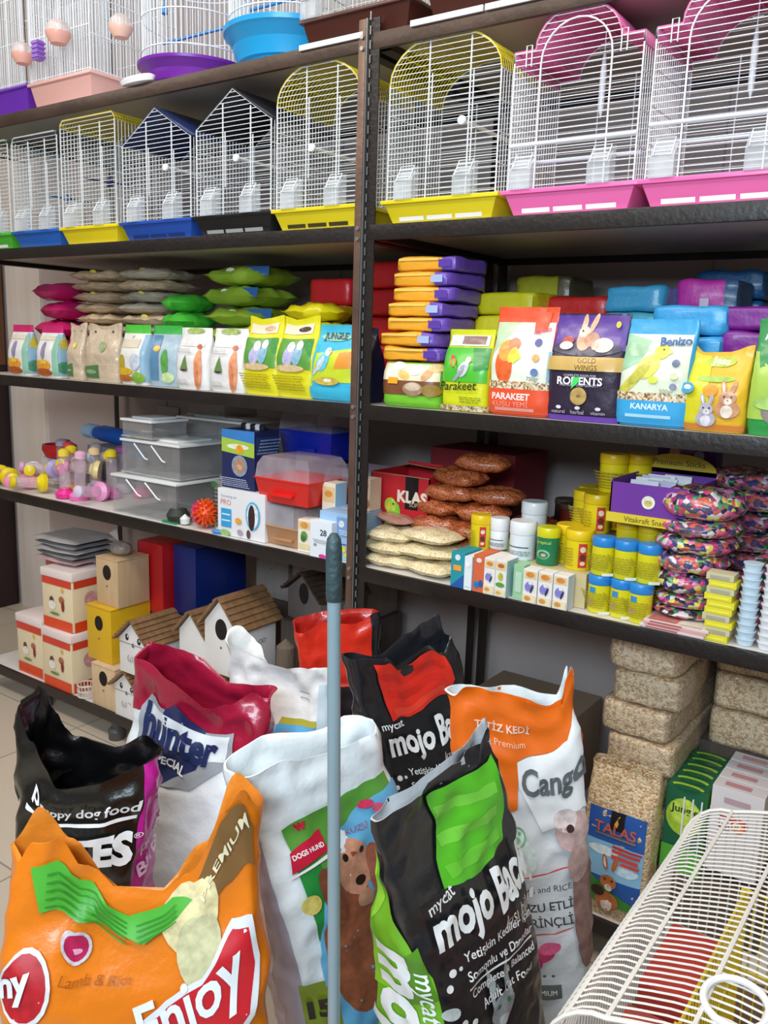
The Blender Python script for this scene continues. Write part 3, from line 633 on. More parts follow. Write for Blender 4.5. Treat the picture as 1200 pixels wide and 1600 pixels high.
for x, l in ((-.358, 'left of the pair'), (-.236, 'right of the pair')):
    pouch(f'yellow budgie food pouch with two white birds on green, {l}', x, ZC, .136, .205, .068, '#e0d81e',
      [('r', '#f0dcc0', .12, .80, .88, .92), ('e', '#d8b090' if x < -.3 else '#4a3028', .66, .86, .17, .05), ('p', '#5a9a3a', [(.06, .40), (.94, .36), (.94, .74), (.06, .74)]), ('p', '#2a8a3a', [(.66, .74), (.94, .74), (.94, .5)]), ('e', '#b8b4dc', .40, .52, .14, .20, -12), ('e', '#e2e6f0', .44, .64, .10, .10), ('e', '#8ab6cc', .64, .54, .12, .20, -10), ('e', '#e8ecee', .66, .66, .09, .09), ('e', '#d8bc90', .45, .37, .38, .07)]+textlines('#a89a12', .12, .86, .10, .30, 6, 4), group=GR, rz=-3, y=.06, pF=[(0, .006), (.4, -.004), (1, .008)])
pouch('turquoise budgie seed bag with a white and blue budgie, left of the middle post', -.106, ZC, .150, .190, .07, '#3cb8dc',
      [('p', '#c8d830', [(.10, .25), (.95, .25), (.95, .70), (.16, .62)]), ('p', '#e89838', [(.62, .42), (.95, .44), (.95, .66), (.70, .64)]), ('e', '#7cc8a0', .5, .84, .34, .07), ('t', '#3a4a6a', 'JUNGLE', .50, .84, .54, 0, .05)]+bird(.40, .52, .30, '#5ac4e4', '#eef2f4', '#c8d4dc')+[('e', '#c9b24a', .48, .26, .28, .07), ('e', '#f2ead2', .5, .27, .10, .03), ('r', '#3cb8dc', .04, .02, .96, .18)], group=GR, rz=-4, y=.055)
pouch('dark blue bag printed with yellow and pink fruit, beside the middle post', -.030, ZC, .050, .185, .08, '#1c2348', [('e', '#d8cc4a', .5, .75, .25, .3), ('e', '#c84a6a', .4, .42, .2, .3), ('e', '#d8cc4a', .6, .22, .25, .3), ('e', '#e8c890', .5, .08, .3, .2), ('e', '#7ab84a', .55, .58, .2, .15)], group=GR, y=.085)

# ------------------------------------------------------------------ stacks on the middle shelf
def brickpack(label, x, y, z, w, d, h, front, endc, rz=0, group=None, seed=0, items=None, name='food_pack', n=11, top=None, amp=.006):
    t = thing(name, label, 'pack', (x, y, z), rz, group)
    mats = [film2(front)]; cf = None
    if endc: mats.append(film2(endc)); cf = lambda a, b, c: 1 if a > .55 else 0
    softbox('pack_body', w, d, h, mats, t, n, amp, seed, 8, cf)
    if items: decal('printed_front', flat((0, -d/2-amp*.6, 0), (1, 0, 0), (0, 0, 1)), w, h, items, t)
    return t
lay = [(.125, .115, 2), (.120, .110, -3), (.135, .112, 3), (.138, .11, -2), (.142, .12, 4), (.146, .12, -4), (.150, .125, 2)]
z = ZC+.108
for i, (x, y, rz) in enumerate(lay):
    h = .0345
    brickpack(f'orange and purple food pack, {rank(i, 7)} of the stack by the middle post', x, y, z, .165, .17, h-.001, '#e8a428', '#6b4ab0', rz, 'orange and purple packs stacked by the middle post', i, n=10, amp=.004, items=[('r', '#f6c860', .08, .70, .72, .86), ('r', '#a8b8e0' if i % 2 else '#5a3aa0', .73, .25, .93, .75)]); z += h
for i in range(4): brickpack(f'crimson pack behind the orange stack, {rank(i, 4)}', .04, .36, ZC+i*.075, .11, .16, .072, '#b81c48', None, 0, 'crimson packs behind the orange stack', i+20)
for i in range(5):
    brickpack(f'yellow folded food pack behind the parakeet pouches, {rank(i, 5)}', .275+.012*(i % 3), .27, ZC+i*.056, .155, .16, .054, '#d8cf1c', None, (-4, 3, 0, 5, -2)[i], 'yellow packs behind the parakeet pouches', i+3)
for i in range(5): brickpack(f'olive yellow pack deep on the middle shelf, {rank(i, 5)}', .27, .50, ZC+i*.067, .16, .16, .065, '#a8a420', '#5a5030', 0, 'olive packs at the back of the middle shelf', i+8)
for i in range(4): brickpack(f'shiny red pack behind the rodent pouch, {rank(i, 4)}', .435, .34, ZC+i*.068, .165, .16, .066, '#cc2422', None, (0, 3, -3, 0)[i], 'red packs behind the dark purple pouch', i+12)
for i in range(5): brickpack(f'sky blue pack between the rodent and canary pouches, {rank(i, 5)}', .585, .30, ZC+i*.0585, .135, .16, .057, '#3f9fc8' if i != 3 else '#58b8cc', None, (0, 2, -3, 0, 2)[i], 'blue packs behind the front row', i+17)
for i in range(4): brickpack(f'bright blue pack behind the canary pouch, {rank(i, 4)}', .742, .185, ZC+i*.061, .15, .15, .059, '#3a9fd8', None, (0, 2, -2, 3)[i], 'bright blue packs behind the canary pouch', i+23)
for i in range(4):
    c = '#c832a0' if i == 3 else '#2a7ab0'
    brickpack(f'{"magenta" if i == 3 else "mid blue"} pack in the back row behind the canary pouch, {rank(i, 4)}', .715, .40, ZC+i*.078, .14, .15, .076, c, '#3a5a80' if i == 3 else None, 0, 'packs in the back row', i+27, items=[('r', '#d8c8d8', .42, .1, .56, .45)] if i == 3 else None)
for i in range(5): brickpack(f'dark blue pack at the very back of the middle shelf, {rank(i, 5)}', .72, .55, ZC+i*.069, .16, .14, .067, '#1f5f94', None, 0, 'dark blue packs at the very back', i+31)
for i in range(5): brickpack(f'purple foil pack in the stack above the rabbit pouch, {rank(i, 5)}', .865+.01*(i % 2), .20, ZC+i*.0485, .150, .15, .047, '#7a1c8a', None, (0, 2, -3, 2, 0)[i], 'purple foil packs at the right end', i+36)
t = thing('carton', 'pale pink carton with strawberry pictures at the right end of the middle shelf', 'box', (.93, .35, ZC))
MB().box(-.075, .075, -.05, .05, 0, .385).build('carton_body', card('#d8a8a8'), t, bevel=.002)
decal('printed_front', flat((0, -.05, 0), (1, 0, 0), (0, 0, 1)), .15, .385, [('t', '#a8405c', 'Rotip', .35, .91, .5, 0, .02), ('e', '#d83a4a', .22, .62, .12, .16), ('e', '#e05a5a', .42, .66, .10, .12), ('e', '#4a8ac8', .5, .78, .14, .05), ('e', '#4a8ac8', .3, .72, .06, .06), ('e', '#d8e060', .1, .78, .06, .06), ('e', '#c84a52', .7, .55, .14, .2)], t)

# left bay stacks
seedm = mat('#d4bc9c', .4, 0, .35, .6, 60, .14, 40); seedg = mat('#bab2a2', .35, 0, .4, .6, 50, .14, 30)
def sachet(label, x, y, z, w, d, t_, m, rz, group, seed, sticker=None, name='seed_sachet', cat='sachet', N=12, rd=.25, amp=.002, fl=.10):
    t = thing(name, label, cat, (x, y, z), rz, group); pillow('sachet_body', w, d, t_, m, t, seed, N, amp, fl, None, rd)
    if sticker: decal('sticker', lambda a, b, o: Vector((a, -d/2*.80-.35*b, t_*.50+b+o*2+.002)), .03, .014, [('e', sticker, .5, .5, .5, .22)], t)
    return t
rnd = random.Random(5)
for col, (xc, n, m, nm) in enumerate(((-1.275, 10, seedm, 'left column'), (-1.03, 10, seedg, 'right column'))):
    for i in range(n):
        sachet(f'clear sachet of beige bird seed, {rank(i, n)} in the {nm}', xc+rnd.uniform(-.012, .012), .26, ZC+i*.0362, .232, .20, .035, m if (i+col) % 3 else seedm, rnd.uniform(-9, 9), 'seed sachets stacked on the middle shelf', i+col*20, '#e8e04a' if i > 4 and i % 2 else None, N=18, rd=.1, amp=.005, fl=.06)
pk = mat('#c8206a', .35, 0, .3, .4, 30, .06)
for i in range(5):
    sachet(f'magenta bag end, {rank(i, 5)} in the pile at the left of the middle shelf', -1.52+.03*(i % 2), .25, ZC+i*.065, .19, .20, .062, [pk, seedg], (8, -6, 4, -8, 6)[i], 'magenta bags at the left', i+50, colfn_ := None)
gn = film2('#48b83a'); lime = film2('#9ab83a'); dgr = film2('#6a8a2a')
for i in range(5): sachet(f'bright green bag top in the pile beside the seed sachets, {rank(i, 5)}', -.845, .22, ZC+i*.056, .13, .16, .054, gn, (5, -8, 9, -4, 6)[i], 'bright green bag tops', i+60)
for i in range(6):
    t = sachet(f'lime green food bag lying in the pile above the carrot pouches, {rank(i, 6)}', -.655+.015*(i % 2), .30, ZC+i*.061, .24, .22, .059, [lime, film2('#2a62a8'), film2('#d8e0d0')], (-6, 5, -4, 8, -3, 5)[i], 'lime green bags behind the carrot pouches', i+70, None, N=16, amp=.006, rd=0)
    decal('printed_patch', flat((.05, -.095, .022), (1, 0, 0), (0, .15, 1)), .16, .035, [('r', '#2f6ab0', .45, .1, 1, .9), ('e', '#c84a3a', .3, .55, .12, .06), ('e', '#e6ecd8', .1, .5, .12, .07)], t)
crum = film('#d9cf18')
for i, (x, y, z, w, rz) in enumerate(((-.43, .19, 0, .16, 5), (-.43, .20, .050, .16, -6), (-.43, .19, .100, .17, 8), (-.42, .20, .150, .18, -8), (-.265, .20, 0, .16, 5), (-.265, .20, .050, .16, -4), (-.265, .20, .100, .16, 6), (-.265, .19, .150, .17, -6), (-.29, .21, .200, .18, 14))):
    sachet(f'crumpled yellow food bag, {"topmost, laid across both piles" if i == 8 else rank(i % 4, 4)+(" in the left pile" if i < 4 else " in the right pile")}', x, y, ZC+z, w, .18, .049, crum, rz, 'crumpled yellow bags', i+90, N=18, amp=.007, rd=0)
for i in range(4): brickpack(f'bright red pack in the lower stack left of the middle post, {rank(i, 4)}', -.335, .36, ZC+i*.083, .15, .15, .077, '#c91c22', None, (0, 2, -3, 2)[i], 'red packs left of the post, lower stack', i+100, amp=.003, n=10)
for i in range(5): brickpack(f'bright red pack in the taller stack beside the middle post, {rank(i, 5)}', -.115, .30, ZC+i*.073, .17, .15, .071, '#c4161f', None, (0, -2, 3, -2, 2)[i], 'red packs left of the post, taller stack', i+110, amp=.003, n=10)

# ------------------------------------------------------------------ shelf D, left bay
def clearbox(label, x, y, z, w, d, h, lid='#e6e8e8', rz=0, group='clear plastic transport boxes', handle=True):
    t = thing('transport_box', label, 'plastic box', (x, y, z), rz, group)
    m = MB(); a = w/2; b = d/2; th = .0015
    m.box(-a, a, -b, -b+th, 0, h); m.box(-a, a, b-th, b, 0, h); m.box(-a, -a+th, -b, b, 0, h); m.box(a-th, a, -b, b, 0, h); m.box(-a, a, -b, b, 0, th)
    m.build('clear_body', clear('#c4c2c0', .05), t, smooth=False)
    m = MB(); m.box(-a-.005, a+.005, -b-.005, b+.005, h, h+.008); m.box(-a*.7, a*.7, -b*.7, b*.7, h+.008, h+.014)
    l = m.build('lid', plas(lid), t, bevel=.002)
    for z_ in (.0, ): MB().box(-a-.003, a+.003, -b-.003, b+.003, -.0, .004).build('base_rim', clear('#e8eaea', .4), t, smooth=False)
    if handle:
        m = MB(); m.tube([(-a*.5, -b-.006, h-.004), (-a*.1, -b-.010, h-.045), (a*.0, -b-.010, h-.048)], .0025, 6); m.tube([(a*.1, -b-.006, h-.004), (a*.5, -b-.010, h-.045), (a*.6, -b-.010, h-.048)], .0025, 6)
        m.build('handle', plas('#f0f2f2'), l)
    return t
clearbox('big clear plastic box with a white lid at the base of the clear stack', -.85, .14, ZD, .30, .22, .115)
clearbox('large clear box with a white lid resting on the big base box', -.84, .15, ZD+.129, .27, .20, .10)
clearbox('small clear box with a white lid, front left at the top of the stack', -.90, .12, ZD+.243, .14, .14, .05, handle=False)
clearbox('flat clear box with a white lid, at the back of the clear stack', -.80, .36, ZD, .32, .18, .29, handle=False)
clearbox('clear square tub topmost on the rear clear box', -.84, .36, ZD+.304, .17, .15, .045, handle=False)
clearbox('wide clear box lying left behind the clear stack', -1.08, .40, ZD, .22, .18, .22, handle=False)
tag(MB().box(-.065, .065, -.004, 0, 0, .085).build('wall_notice', card('#b4aeb2'), None), 'pale grey paper notice stuck on the wall above the clear boxes', 'notice').location = (-1.505, .696, .99)
# feeder tubes and toys
def ftube(label, x, y, z, cap, base, L=.10, r=.016, rot=(90, 0, 0)):
    t = thing('bird_feeder', label, 'feeder', (x, y, z), 0, 'clear bird feeders with coloured caps'); t.rotation_euler = tuple(radians(a) for a in rot)
    MB().lathe([(r, 0), (r, L*.9), (r*.7, L)], 16).build('tube', clear('#ead8e0', .24), t)
    MB().lathe([(r*1.7, -.018), (r*1.8, -.004), (r*1.1, .008), (r*1.05, .014)], 16).build('base_cup', plas(base), t)
    MB().lathe([(r*.72, L*.98), (r*1.05, L*1.0), (r*1.05, L*1.14), (r*.5, L*1.2)], 16).build('cap', plas(cap), t)
    return t
ftl = [(-1.70, .06, .03, '#e8d020', '#e8d020', (80, 0, 40), 'yellow-ended feeder beside the green spool'), (-1.62, .05, .028, '#e8d020', '#e8c818', (85, 0, 65), 'yellow-ended feeder, second from the green spool'),
       (-1.53, .06, .028, '#f090c0', '#f080b0', (88, 0, 20), 'feeder with a pale pink cup lying at the front'), (-1.43, .05, .030, '#e8d020', '#ecd41c', (85, 0, -20), 'feeder with a big yellow cup lying at the front'),
       (-1.30, .06, .02, '#f2d640', '#e82a90', (0, 0, 0), 'upright feeder with a hot pink cup at the shelf edge'), (-1.235, .07, .02, '#f0b8d8', '#f070b8', (0, 6, 0), 'upright feeder with a light pink cup at the shelf edge'),
       (-1.36, .13, .02, '#e8d020', '#e8b028', (0, 0, 0), 'upright feeder with an orange cup, second row'), (-1.27, .16, .02, '#f0d0a0', '#c86ad0', (0, 0, 0), 'upright feeder with a violet cup, second row'),
       (-1.19, .17, .02, '#e6d028', '#d860b0', (0, 0, 0), 'upright feeder with a magenta cup, second row'), (-1.46, .19, .02, '#e04a5a', '#d0b0c0', (0, 0, 0), 'upright feeder with a red cap, back row'),
       (-1.55, .22, .02, '#c0b0c0', '#e8e0e4', (0, 0, 0), 'upright feeder with a grey cap, back row at the left'), (-1.37, .24, .02, '#c8c0c8', '#e0d8e4', (0, 0, 0), 'upright feeder with a grey cap, middle of the back row'), (-1.25, .26, .02, '#b060a8', '#e0d0e4', (0, 0, 0), 'upright feeder with a purple cap, back row'),
       (-1.13, .25, .02, '#3a90c8', '#e860a0', (0, 0, 0), 'upright feeder with a blue cap beside the clear boxes')]
for k, (x, y, z, c, bc_, nm) in enumerate(((-1.58, .12, .05, '#e8d020', '#e8e0e4', 'white'), (-1.50, .13, .062, '#d8a0c8', '#e8cc20', 'yellow'), (-1.44, .12, .07, '#e86aa8', '#b8a8e0', 'lilac'), (-1.40, .18, .085, '#e8d020', '#f0c8d8', 'blush'), (-1.31, .20, .12, '#e8d020', '#a8d0e8', 'pale blue'), (-1.23, .13, .09, '#f08ac0', '#f0e0a0', 'cream'), (-1.17, .10, .025, '#d8c8e0', '#f2a0d0', 'rose'))):
    ftl.append((x, y, z, c, bc_, (82, 0, (50, -30, 70, 20, 80, -50, 10)[k]), f'clear feeder tube with a {nm} base, lying on the toy heap'))
for x, y, z, c, bc_, rot, l in ftl: ftube(l, x, y, ZD+z+(.008 if rot[0] > 20 else 0), c, bc_, .125 if rot[0] < 10 else .085, .019, rot)
t = thing('spool_toy', 'green and white spool toy at the left end of the toy shelf', 'toy', (-1.76, .07, ZD+.03)); t.rotation_euler = (0, radians(90), radians(30))
MB().lathe([(.028, 0), (.030, .012), (.012, .014), (.012, .05), (.030, .052), (.028, .064)], 20, m=[0, 0, 1, 0, 0]).build('spool', [plas('#2f9a5a'), plas('#e8ecea')], t)
t = thing('ball_toy', 'purple ball toy under the green spool', 'toy', (-1.70, .035, ZD)); MB().lathe([(0, 0), (.012, .002), (.022, .014), (.024, .024), (.020, .036), (.010, .045), (0, .047)], 16).build('ball', plas('#5a3aa0'), t)
m = MB(); m.lathe([(.0, 0), (.06, .004), (.074, .03), (.072, .05), (.064, .05), (.05, .01), (0, .008)], 24, sx=1, sy=.8); m.lathe([(.02, 0), (.022, .03), (0, .034)], 12, (.03, 0, .04))
o = m.build('food_dish', plas('#c41a24'), None); o.location = (-1.62, .26, ZD+.09); tag(o, 'red plastic hamster dish resting on the feeders', 'dish')
ss = MB(); ss.box(-.08, .09, -.07, .07, 0, .088); o = ss.build('toy_carton', card('#cdc6cc'), None, bevel=.002); o.location = (-1.62, .30, ZD); tag(o, 'plain pale carton under the red dish at the back', 'box')
t = thing('drinking_bottle', 'blue plastic bottle with a pale cap lying on top of the toys', 'bottle', (-1.50, .46, ZD+.165)); t.rotation_euler = (0, radians(94), radians(8))
MB().lathe([(.0, -.14), (.030, -.135), (.040, -.10), (.040, .06), (.030, .08)], 22, sx=.8).build('bottle_body', plas('#1d5cb8'), t)
MB().lathe([(.034, -.19), (.036, -.185), (.036, -.14), (.020, -.135)], 20, sx=.8).build('cap', plas('#a8ccE8'.lower()), t)
o = MB().box(-.15, .15, -.08, .08, 0, .128).build('toy_carton', card('#9a9aa8'), None, bevel=.002); o.location = (-1.48, .47, ZD); tag(o, 'grey carton at the back under the blue bottle', 'box')
# boxes
def pbox(name, label, x, y, z, w, d, h, col, items=None, side=None, rz=0, group=None, sidec=None, cat='box', top=None):
    t = thing(name, label, cat, (x, y, z), rz, group); m = MB().box(-w/2, w/2, -d/2, d/2, 0, h)
    if sidec: m.m = [0, 0, 0, 0, 1, 1]
    m.build('carton', [card(col)]+([card(sidec)] if sidec else []), t, smooth=False, bevel=.0008)
    if items: decal('printed_front', flat((0, -d/2, 0), (1, 0, 0), (0, 0, 1)), w, h, items, t)
    if side: decal('printed_side', flat((w/2, 0, 0), (0, 1, 0), (0, 0, 1)), d, h, side, t)
    if top: decal('printed_top', flat((0, -d/2, h), (1, 0, 0), (0, 1, 0)), w, d, top, t)
    return t
pbox('appliance_box', 'white hair clipper box with a pet silhouette under the dark blue box', -.425, .086, ZD+.0005, .185, .12, .135, '#e6e7ea',
     [('t', '#a0a8b4', 'Grooming set', .24, .84, .34), ('t', '#d88a8a', 'PRO', .18, .72, .22), ('r', '#36a0dc', .08, .18, .30, .58), ('r', '#d8ecf6', .10, .44, .28, .47), ('r', '#d8ecf6', .10, .31, .28, .34), ('e', '#58b2dc', .76, .52, .15, .22), ('e', '#dfe8f0', .76, .52, .12, .19), ('e', '#3a2626', .74, .48, .07, .20), ('e', '#e8a848', .46, .36, .07, .05), ('e', '#b0a0a8', .50, .12, .06, .05), ('e', '#5a4550', .68, .12, .04, .07), ('e', '#9ac07a', .18, .06, .12, .05)])
pbox('aquarium_food_box', 'dark blue box with a worm picture standing on the white clipper box', -.455, .095, ZD+.136, .128, .10, .168, '#1c2456',
     [('r', '#3a80c8', 0, .80, 1, 1), ('p', '#a8c84a', [(0, .62), (1, .56), (1, .80), (0, .86)]), ('e', '#e6ecda', .5, .72, .34, .06), ('e', '#f0a030', .56, .68, .12, .10), ('e', '#7a9ac0', .56, .40, .24, .24), ('e', '#b08a74', .56, .40, .19, .19), ('e', '#c8a48c', .56, .38, .09, .06)]+textlines('#a8b0cc', .06, .9, .04, .22, 5, 7), [('r', '#26406e', .05, .6, .95, .9)]+textlines('#8aa0c8', .1, .9, .62, .9, 5, 9))
for i in range(5):
    o = MB().lathe([(.009, 0), (.010, .012), (.006, .016)], 12).build('bottle_cap', plas('#e8e9ea' if i % 2 else '#1d1f24'), None); o.location = (-.475+.018*i, .09, ZD+.305)
    tag(o, f'small {"white" if i % 2 else "black"} cap lying on the dark blue box, {["first", "second", "third", "fourth", "fifth"][i]} from the left', 'cap', 'caps on the dark blue box')
def carrier(label, x, y, z, w, d, h, hb, col, op=.2, rz=0):
    t = thing('hamster_carrier', label, 'carrier', (x, y, z), rz, 'small pet carriers with clear lids')
    m = MB(); a, b = w/2, d/2; A, B = a-.012, b-.010
    R = [(A, B, 0), (a, b, hb-.004), (a+.003, b+.003, hb-.004), (a+.003, b+.003, hb), (a-.003, b-.003, hb), (A-.003, B-.003, .004)]
    vs = sum([[(-p, -q, z_), (p, -q, z_), (p, q, z_), (-p, q, z_)] for p, q, z_ in R], []); fs = [(3, 2, 1, 0), (20, 21, 22, 23)]
    for i in range(5): fs += [(i*4+j, i*4+(j+1) % 4, i*4+4+(j+1) % 4, i*4+4+j) for j in range(4)]
    m.add(vs, fs); base = m.build('base', plas(col), t, bevel=.0015)
    MB().box(-a*.42, a*.42, -b-.006, -b+.006, hb*.30, hb*.42).build('front_ledge', plas(col), base, bevel=.001)
    m = MB(); R = [(a, b, hb), (a-.004, b-.004, h*.8), (a-.016, b-.014, h*.96), (a-.035, b-.03, h)]
    vs = sum([[(-p, -q, z_), (p, -q, z_), (p, q, z_), (-p, q, z_)] for p, q, z_ in R], []); fs = [(12, 13, 14, 15)]
    for i in range(3): fs += [(i*4+j, i*4+(j+1) % 4, i*4+4+(j+1) % 4, i*4+4+j) for j in range(4)]
    m.add(vs, fs); m.build('clear_lid', clear('#e8e0ea', op), t, fix=False, bevel=0)
    return t
carrier('beige pet carrier base with a clear lid at the shelf edge, under the red one', -.268, .11, ZD, .165, .16, .115, .055, '#b98a62')
carrier('bright red pet carrier with a clear lid stacked on the beige one', -.272, .11, ZD+.118, .195, .17, .13, .068, '#e02420')
carrier('red pet carrier with a clear lid, set back beside the middle post', -.152, .235, ZD+.09, .17, .15, .13, .075, '#d81e1e')
carrier('royal blue pet carrier with a clear lid, highest of the carriers', -.350, .30, ZD+.215, .20, .18, .15, .085, '#1428a0', .12)
o = MB().box(-.06, .06, -.07, .07, 0, .212).build('toy_carton', card('#3a2a3a'), None); o.location = (-.36, .30, ZD); tag(o, 'dark carton carrying the royal blue carrier', 'box')
birdart = [('r', '#e8c890', .06, .72, .94, .94), ('e', '#d89848', .5, .84, .3, .2), ('e', '#6a9a4a', .5, .50, .26, .3), ('e', '#3a7a3a', .45, .42, .2, .2), ('r', '#e8d8a8', .06, .10, .94, .26)]
pbox('treat_box', 'small cream box with a green bird picture at the shelf edge', -.188, .05, ZD, .045, .05, .088, '#efe6d2', birdart, sidec='#a8cfe0', rz=0, group='small bird treat boxes')
pbox('treat_box', 'small box with a blue cap picture at the shelf edge', -.150, .045, ZD, .026, .05, .09, '#bcd8d8', [('e', '#1f5fc0', .5, .80, .4, .5), ('e', '#d8d840', .5, .5, .3, .3), ('e', '#3a8ab0', .5, .3, .3, .3)], group='small bird treat boxes')
pbox('treat_box', 'upright cream and blue box with a green bird, behind the red carrier corner', -.155, .11, ZD+.0, .045, .05, .185, '#ece4d0', birdart, sidec='#9cc8e0', group='small bird treat boxes')
pbox('treat_box', 'cream box with an orange and grey bird beside the middle post', -.055, .12, ZD+.123, .06, .05, .085, '#e8dcc8', [('e', '#e8a050', .6, .8, .3, .2), ('e', '#606a70', .35, .5, .2, .4), ('r', '#5ab0c8', .0, .0, .8, .2), ('e', '#d8804a', .8, .25, .2, .2)], group='small bird treat boxes')
pbox('vitamin_box', 'light blue box with small yellow flowers left of the middle post', -.078, .085, ZD, .115, .12, .122, '#9cbfe2', [('r', '#7aa0d0', .5, .5, .95, .92), ('e', '#e8eef8', .64, .78, .08, .08), ('e', '#e8dc4a', .72, .24, .07, .07), ('e', '#f0e25a', .62, .15, .05, .05), ('e', '#e8dc4a', .78, .12, .05, .05), ('r', '#2a3a6a', .5, .34, .8, .36)]+textlines('#e2ecf8', .6, .9, .55, .68, 3, 2), top=[('e', '#e0c8d8', .5, .5, .3, .12)])
pbox('vitamin_box', 'white box printed 28 in front of the light blue box', -.112, .014, ZD, .072, .024, .098, '#e6edf4', [('t', '#3a4a60', '28', .62, .70, .30, 0, .02), ('e', '#d83a9a', .6, .06, .18, .08), ('e', '#9a90a8', .25, .35, .08, .05)]+textlines('#a8b4c4', .2, .85, .42, .55, 3, 4))
m = MB(); rr = random.Random(3)
for i in range(90):
    th = math.acos(1-2*(i+.5)/90); ph = pi*(1+5**.5)*i; dv = Vector((sin(th)*cos(ph), sin(th)*sin(ph), cos(th)))
    m.tube([dv*.026+Vector((0, 0, .045)), dv*.044+Vector((0, 0, .046))], .0034, 5, m=0 if dv.x > -.25 else 1)
m.lathe([(.0, .017), (.02, .024), (.029, .045), (.02, .066), (0, .073)], 16)
o = m.build('spiky_ball', [plas('#ee5a1c'), plas('#e02a5c')], None); o.location = (-.60, .055, ZD); tag(o, 'orange and pink rubber spiky ball at the shelf edge', 'toy')
m = MB(); m.lathe([(.0, 0), (.03, .006), (.036, .024), (.024, .044), (0, .05)], 14); m.lathe([(.0, 0), (.014, .004), (.016, .02), (0, .034)], 12, (.042, -.01, 0), m=1)
m.box(-.04, .02, -.03, .03, 0, .006, 2)
o = m.build('figurine', [mat('#2a3028', .6), plas('#e6e8e6'), plas('#2a8a5a')], None); o.location = (-.715, .05, ZD); tag(o, 'dark green and white aquarium ornament lying in front of the clear boxes', 'ornament')
pbox('slim_box', 'slim grey printed box between the spiky ball and the white clipper box', -.555, .10, ZD, .045, .06, .145, '#8a9088', textlines('#3a403c', .2, .8, .06, .9, 10, 3)+[('e', '#3a6a3a', .5, .95, .3, .2)])
pbox('slim_box', 'green patterned box behind the slim grey box', -.575, .20, ZD, .05, .06, .21, '#46603a', [('e', '#a8b04a', .5, .8, .25, .2), ('e', '#20281c', .5, .6, .3, .2)])
o = MB().lathe([(.02, 0), (.024, .006), (.012, .014), (0, .016)], 14, m=[0, 0, 1]).build('small_toy', [plas('#4a8ad0'), plas('#f0c040')], None); o.location = (-.52, .005+.03, ZD); tag(o, 'tiny blue and yellow toy at the shelf edge below the spiky ball', 'toy')

# ------------------------------------------------------------------ shelf D, right bay
t = thing('open_carton', 'open red carton with a green budgie beside the middle post', 'box', (.030, .24, ZD))
m = MB(); w, d, h = .185, .18, .222; a, b = w/2, d/2
m.box(-a, a, -b, -b+.003, 0, h); m.box(-a, a, b-.003, b, 0, h+.01); m.box(-a, -a+.003, -b, b, 0, h); m.box(a-.003, a, -b, b, 0, h); m.box(-a, a, -b, b, 0, .003)
m.build('carton', card('#c41a24'), t, smooth=False)
m = MB(); m.add([(-a, b, h), (a, b, h), (a*.9, b-.10, h+.012), (-a*.9, b-.09, h+.018)], [(0, 1, 2, 3)]); m.add([(-a, -b, h-.001), (a, -b, h-.001), (a*.95, -b+.05, h-.02), (-a*.95, -b+.05, h-.022)], [(0, 1, 2, 3)])
o = m.build('flap', card('#a08868'), t, fix=False); o.modifiers.new('thickness', 'SOLIDIFY').thickness = .002
decal('printed_front', flat((0, -b, 0), (1, 0, 0), (0, 0, 1)), w, h, [('r', '#1a1416', .60, .60, .82, .985), ('t', '#ece0cc', 'KLAS', .72, .745, .50, 0, .05), ('t', '#d8b48a', 'SUPER', .80, .66, .24), ('p', '#c8b08c', [(.5, .0), (.96, .0), (.94, .12), (.8, .16), (.6, .1)])]
      + [('e', '#8ac83a', .40, .44, .13, .28, -10), ('e', '#b8d84a', .36, .62, .10, .11), ('e', '#6aa82a', .47, .36, .06, .20, -14), ('e', '#e2d84a', .33, .60, .04, .05), ('e', '#1a1a14', .41, .64, .014, .014), ('e', '#5a4226', .72, .14, .15, .13), ('e', '#8a6a3a', .72, .14, .12, .10), ('t', '#e6dcc4', 'NATUREL', .72, .14, .18)], t)
pbox('carton', 'dark red carton deep on the shelf behind the orange sachets', .10, .50, ZD, .27, .2, .27, '#7a1420', None)
OR = speck(['#a8502a', '#b8623a', '#8a3c1c', '#c07444'], 300, .35, .4, .5)
op = [(.145, .17, 0, 12), (.27, .17, 0, -20), (.12, .20, .042, -10), (.25, .20, .042, 20), (.14, .17, .084, 18), (.265, .18, .084, -14), (.13, .19, .126, -16), (.255, .20, .126, 24), (.17, .19, .168, 8), (.28, .22, .168, -30), (.185, .20, .208, -10), (.23, .23, .245, 16), (.34, .30, 0, 10), (.36, .30, .045, -20), (.35, .30, .09, 10)]
for i, (x, y, z, rz) in enumerate(op):
    l = ['lowest at the left of the pile', 'lowest at the right of the pile', 'in the second layer, left', 'in the second layer, right', 'in the third layer, left', 'in the third layer, right', 'in the fourth layer, left', 'in the fourth layer, right', 'in the fifth layer, left', 'in the fifth layer, right', 'second from the top of the pile', 'on top of the pile', 'lowest behind the pile', 'in the middle behind the pile', 'uppermost behind the pile'][i]
    sachet(f'clear sachet of orange brown feed, {l}', x, y, ZD+z, .145, .11, .041, OR, rz+(90 if i % 4 == 1 else 0)*.5, 'orange feed sachets piled behind the beige ones', i+130, N=16, rd=.45, fl=.07, amp=.004)
BE = speck(['#e6d09c', '#efe0b8', '#d4ba84', '#f2e6ca'], 380, .4, .3, .5)
bp_ = [(.075, .085, 0, 6, .16), (.19, .08, 0, -14, .15), (.06, .085, .032, -6, .14), (.175, .095, .036, 12, .17), (.06, .09, .062, 10, .13), (.17, .10, .074, -8, .16)]
